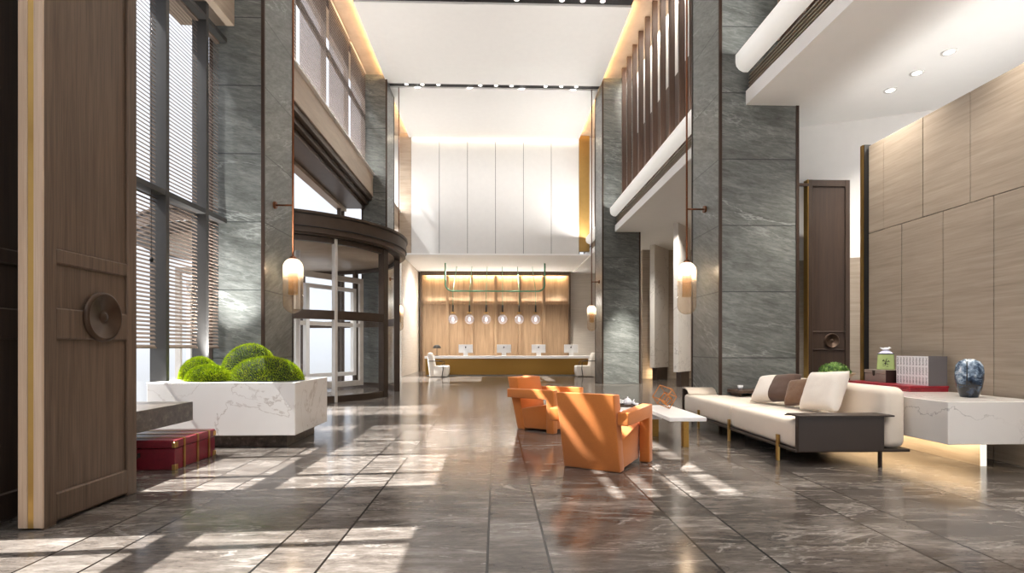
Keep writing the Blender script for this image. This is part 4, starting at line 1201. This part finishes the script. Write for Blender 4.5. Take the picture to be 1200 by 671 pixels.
# ------------------------------------------------------------------ lights
def add_light(name, kind, loc, energy, col=(1, 1, 1), rot=(0, 0, 0), **kw):
    d = bpy.data.lights.new(name, kind); d.energy = energy; d.color = col
    for k, v in kw.items(): setattr(d, k, v)
    o = bpy.data.objects.new(name, d); COL.objects.link(o); o.location = loc; o.rotation_euler = rot
    return o
sd = Vector((1.0, 0.07, -1.44)).normalized()
sun = add_light('sun', 'SUN', (-10, 0, 14), 16.0, (1.0, 0.98, 0.95), angle=R(0.35))
sun.rotation_euler = sd.to_track_quat('-Z', 'Y').to_euler()
WARM = (1.0, 0.74, 0.45); AMBER = (1.0, 0.6, 0.26)
def strip(name, x, y0, y1, z, direction, energy, col, w=0.04):
    o = add_light(name, 'AREA', (x, (y0 + y1) / 2, z), energy, col, shape='RECTANGLE', size=w, size_y=y1 - y0)
    z_ax = -Vector(direction).normalized(); y_ax = Vector((0, 1, 0)); x_ax = y_ax.cross(z_ax)
    o.rotation_euler = Matrix((x_ax, y_ax, z_ax)).transposed().to_euler()
    return o
def strip_x(name, x0, x1, y, z, direction, energy, col, w=0.04):
    o = add_light(name, 'AREA', ((x0 + x1) / 2, y, z), energy, col, shape='RECTANGLE', size=x1 - x0, size_y=w)
    d = Vector(direction)
    z_ax = -d.normalized(); x_ax = Vector((1, 0, 0)); y_ax = z_ax.cross(x_ax)
    o.rotation_euler = Matrix((x_ax, y_ax, z_ax)).transposed().to_euler()
    return o
# cove strips lying on the ceiling panel edges
strip('cove_led', 3.12, -2, YB - 0.2, ZC + 0.075, (0.9, 0, 0.25), 170, AMBER)
strip('cove_led', -3.22, -2, YB - 0.2, ZC + 0.075, (-0.9, 0, 0.25), 170, AMBER)
strip_x('cove_led', -3.1, 3.1, YB - 0.05, ZC - 0.02, (0, 0.4, -1), 14, (1.0, 0.86, 0.66))
# slab edge troughs
for a, b in segs: strip('trough_led', 3.5, a + 0.25, min(b, 20.0) - 0.25, 5.255, (-0.6, 0, 1), 12 * (b - a), (1.0, 0.97, 0.93), 0.05)
for a, b in bays: strip('sill_fill', -3.6, a + 0.2, b - 0.2, 6.225, (0.6, 0, 1), 8 * (b - a), (1.0, 0.97, 0.93), 0.04)  # added uplights on the sills, no lamps there; they brighten the ceiling
# reception niche
strip_x('niche_led', -3.25, 3.25, YN - 0.19, 4.45, (0, 0.45, -1), 75, WARM)
for x in (-2.4, -0.8, 0.8, 2.4):
    add_light('niche_fill', 'SPOT', (x, 22.4, 4.5), 480, (1.0, 0.9, 0.78), (R(14), 0, 0), spot_size=R(80), spot_blend=0.8, shadow_soft_size=0.05)  # spots without fittings, turned up so bounce whitens the soffit
add_light('niche_fill', 'SPOT', (-1.9, 22.3, 4.4), 420, (1.0, 0.98, 0.95), (R(0), R(32), 0), spot_size=R(130), spot_blend=1.0, shadow_soft_size=0.08)  # added spot brightening the pale left side wall
strip_x('niche_soffit_fill', -3.2, 3.2, YN - 0.17, 3.18, (0, -0.7, 1), 60, (1.0, 0.95, 0.86))  # added strip lifting the niche soffit and upper oak
for x in (-2.0, 0.3, 2.6):
    add_light('desk_fill', 'SPOT', (x, 20.25, 4.5), 260, (1.0, 0.97, 0.93), (R(10), 0, 0), spot_size=R(70), spot_blend=0.9, shadow_soft_size=0.05)  # added spots brightening desk front and chairs
# slot downlights
for x in (-2.4, -0.8, 0.8, 2.4):
    add_light('back_wall_fill', 'SPOT', (x, 16.1, ZC + 0.03), 110, (1.0, 0.98, 0.95), (R(52), 0, 0), spot_size=R(85), spot_blend=0.9, shadow_soft_size=0.06)  # added tilted spots that brighten the upper back wall
strip('gallery_fill', 4.0, 8.6, 15.6, ZT - 0.03, (0.1, 0, -1), 80, (1.0, 0.93, 0.84), 0.05)  # added strip so the pale wall shows between fins
strip('screen_back_fill', 5.4, 3.0, 6.6, 3.0, (-0.1, 0, 1), 24, (1.0, 0.97, 0.93), 0.5)  # added uplight hidden behind the screen, brightens the low ceiling
for s in slots:
    for x in (-2.22, 0.01, 2.0):
        add_light('slot_spot', 'SPOT', (x, s, ZC + 0.03), 110, (1.0, 0.97, 0.93), (0, 0, 0), spot_size=R(75), spot_blend=0.9, shadow_soft_size=0.05)
# low ceiling downlights on the right, plus added spots for bounce light
for (x, y), _ in dl_r + [((5.3, 4.6), ''), ((4.4, 6.2), ''), ((4.4, 4.4), ''), ((3.9, 2.0), '')]:
    add_light('low_spot', 'SPOT', (x, y, ZS - 0.02), 190, (1.0, 0.93, 0.84), (0, R(0), 0), spot_size=R(110), spot_blend=0.9, shadow_soft_size=0.04)
for (x, y) in ((5.0, 12.0), (5.0, 14.0), (6.5, 13), (4.6, 21.5), (5.0, 10.2), (4.9, 16.2)):
    add_light('corridor_spot', 'SPOT', (x, y, ZS - 0.02), 330, (1.0, 0.94, 0.86), (0, 0, 0), spot_size=R(120), spot_blend=0.9, shadow_soft_size=0.05)  # last position added to brighten the dim marble wing panel
add_light('low_ceiling_fill', 'AREA', (4.2, 7.75, 0.5), 45, (1.0, 0.97, 0.93), (R(180), 0, 0), size=0.3)  # unseen uplight added behind the counter for the low ceiling
add_light('left_column_fill', 'SPOT', (-3.6, 6.85, 0.8), 420, (1.0, 0.98, 0.95), (R(180 - 14), 0, 0), spot_size=R(70), spot_blend=1.0, shadow_soft_size=0.05)  # added spot behind the moss, brightens the left column front
for x, y in ((-3.6, 11.7), (-3.4, 13.2), (-5.0, 11.2), (-5.0, 14.2)):
    add_light('door_frame_fill', 'SPOT', (x, y, 3.25), 90, (1.0, 0.97, 0.93), (0, 0, 0), spot_size=R(120), spot_blend=0.9, shadow_soft_size=0.04)  # added spots under the canopy, brighten the wing frames
# column wash
add_light('column_spot', 'SPOT', (3.78, 14.3, ZS - 0.02), 2600, (1.0, 0.95, 0.87), (R(20), 0, 0), spot_size=R(26), spot_blend=1.0, shadow_soft_size=0.02)
# pendants
for x, y, xc, zt, az, _ in pendants:
    add_light('pendant_bulb', 'POINT', (x, y, zt - 0.14), 8, (1.0, 0.84, 0.62), shadow_soft_size=0.03)
# counter under-light
strip('counter_led', 4.36, 4.75, 7.0, 0.245, (0.75, 0, -0.6), 7, (1.0, 0.8, 0.52), 0.05)
for x, y in ((5.6, 18.3), (5.5, 15.6)):
    add_light('corridor_led', 'POINT', (x, y, 0.15), 10, WARM, shadow_soft_size=0.05)

# ------------------------------------------------------------------ world
wd = bpy.data.worlds.new('sky'); scene.world = wd; wd.use_nodes = True
t = wd.node_tree; bg = t.nodes['Background']
tc = t.nodes.new('ShaderNodeTexCoord'); sp_ = t.nodes.new('ShaderNodeSeparateXYZ'); t.links.new(tc.outputs['Generated'], sp_.inputs[0])
cr = t.nodes.new('ShaderNodeValToRGB')
mr = t.nodes.new('ShaderNodeMapRange'); mr.inputs[1].default_value = -1; mr.inputs[2].default_value = 1
t.links.new(sp_.outputs[2], mr.inputs[0]); t.links.new(mr.outputs[0], cr.inputs[0])
e = cr.color_ramp.elements
stops = [(0.0, (0.12, 0.12, 0.12, 1)), (0.47, (0.2, 0.205, 0.215, 1)), (0.51, (0.25, 0.26, 0.285, 1)), (0.72, (0.27, 0.28, 0.31, 1)), (0.85, (0.75, 0.8, 0.9, 1)), (1.0, (0.97, 0.99, 1.0, 1))]
while len(e) < len(stops): e.new(0.5)
for i, (p, c) in enumerate(stops): e[i].position = p; e[i].color = c
t.links.new(cr.outputs[0], bg.inputs['Color']); bg.inputs['Strength'].default_value = 3.0

# ------------------------------------------------------------------ render settings
vs = scene.view_settings
vs.view_transform = 'Standard'; vs.look = 'None'; vs.gamma = 1.0; vs.exposure = 0.55; vs.use_curve_mapping = False
cy = scene.cycles
cy.use_denoising = True
try: cy.denoiser = 'OPENIMAGEDENOISE'
except Exception: pass
cy.max_bounces = 10; cy.diffuse_bounces = 5; cy.glossy_bounces = 4; cy.transparent_max_bounces = 16; cy.transmission_bounces = 6
cy.sample_clamp_indirect = 6.0
cy.caustics_reflective = False; cy.caustics_refractive = False
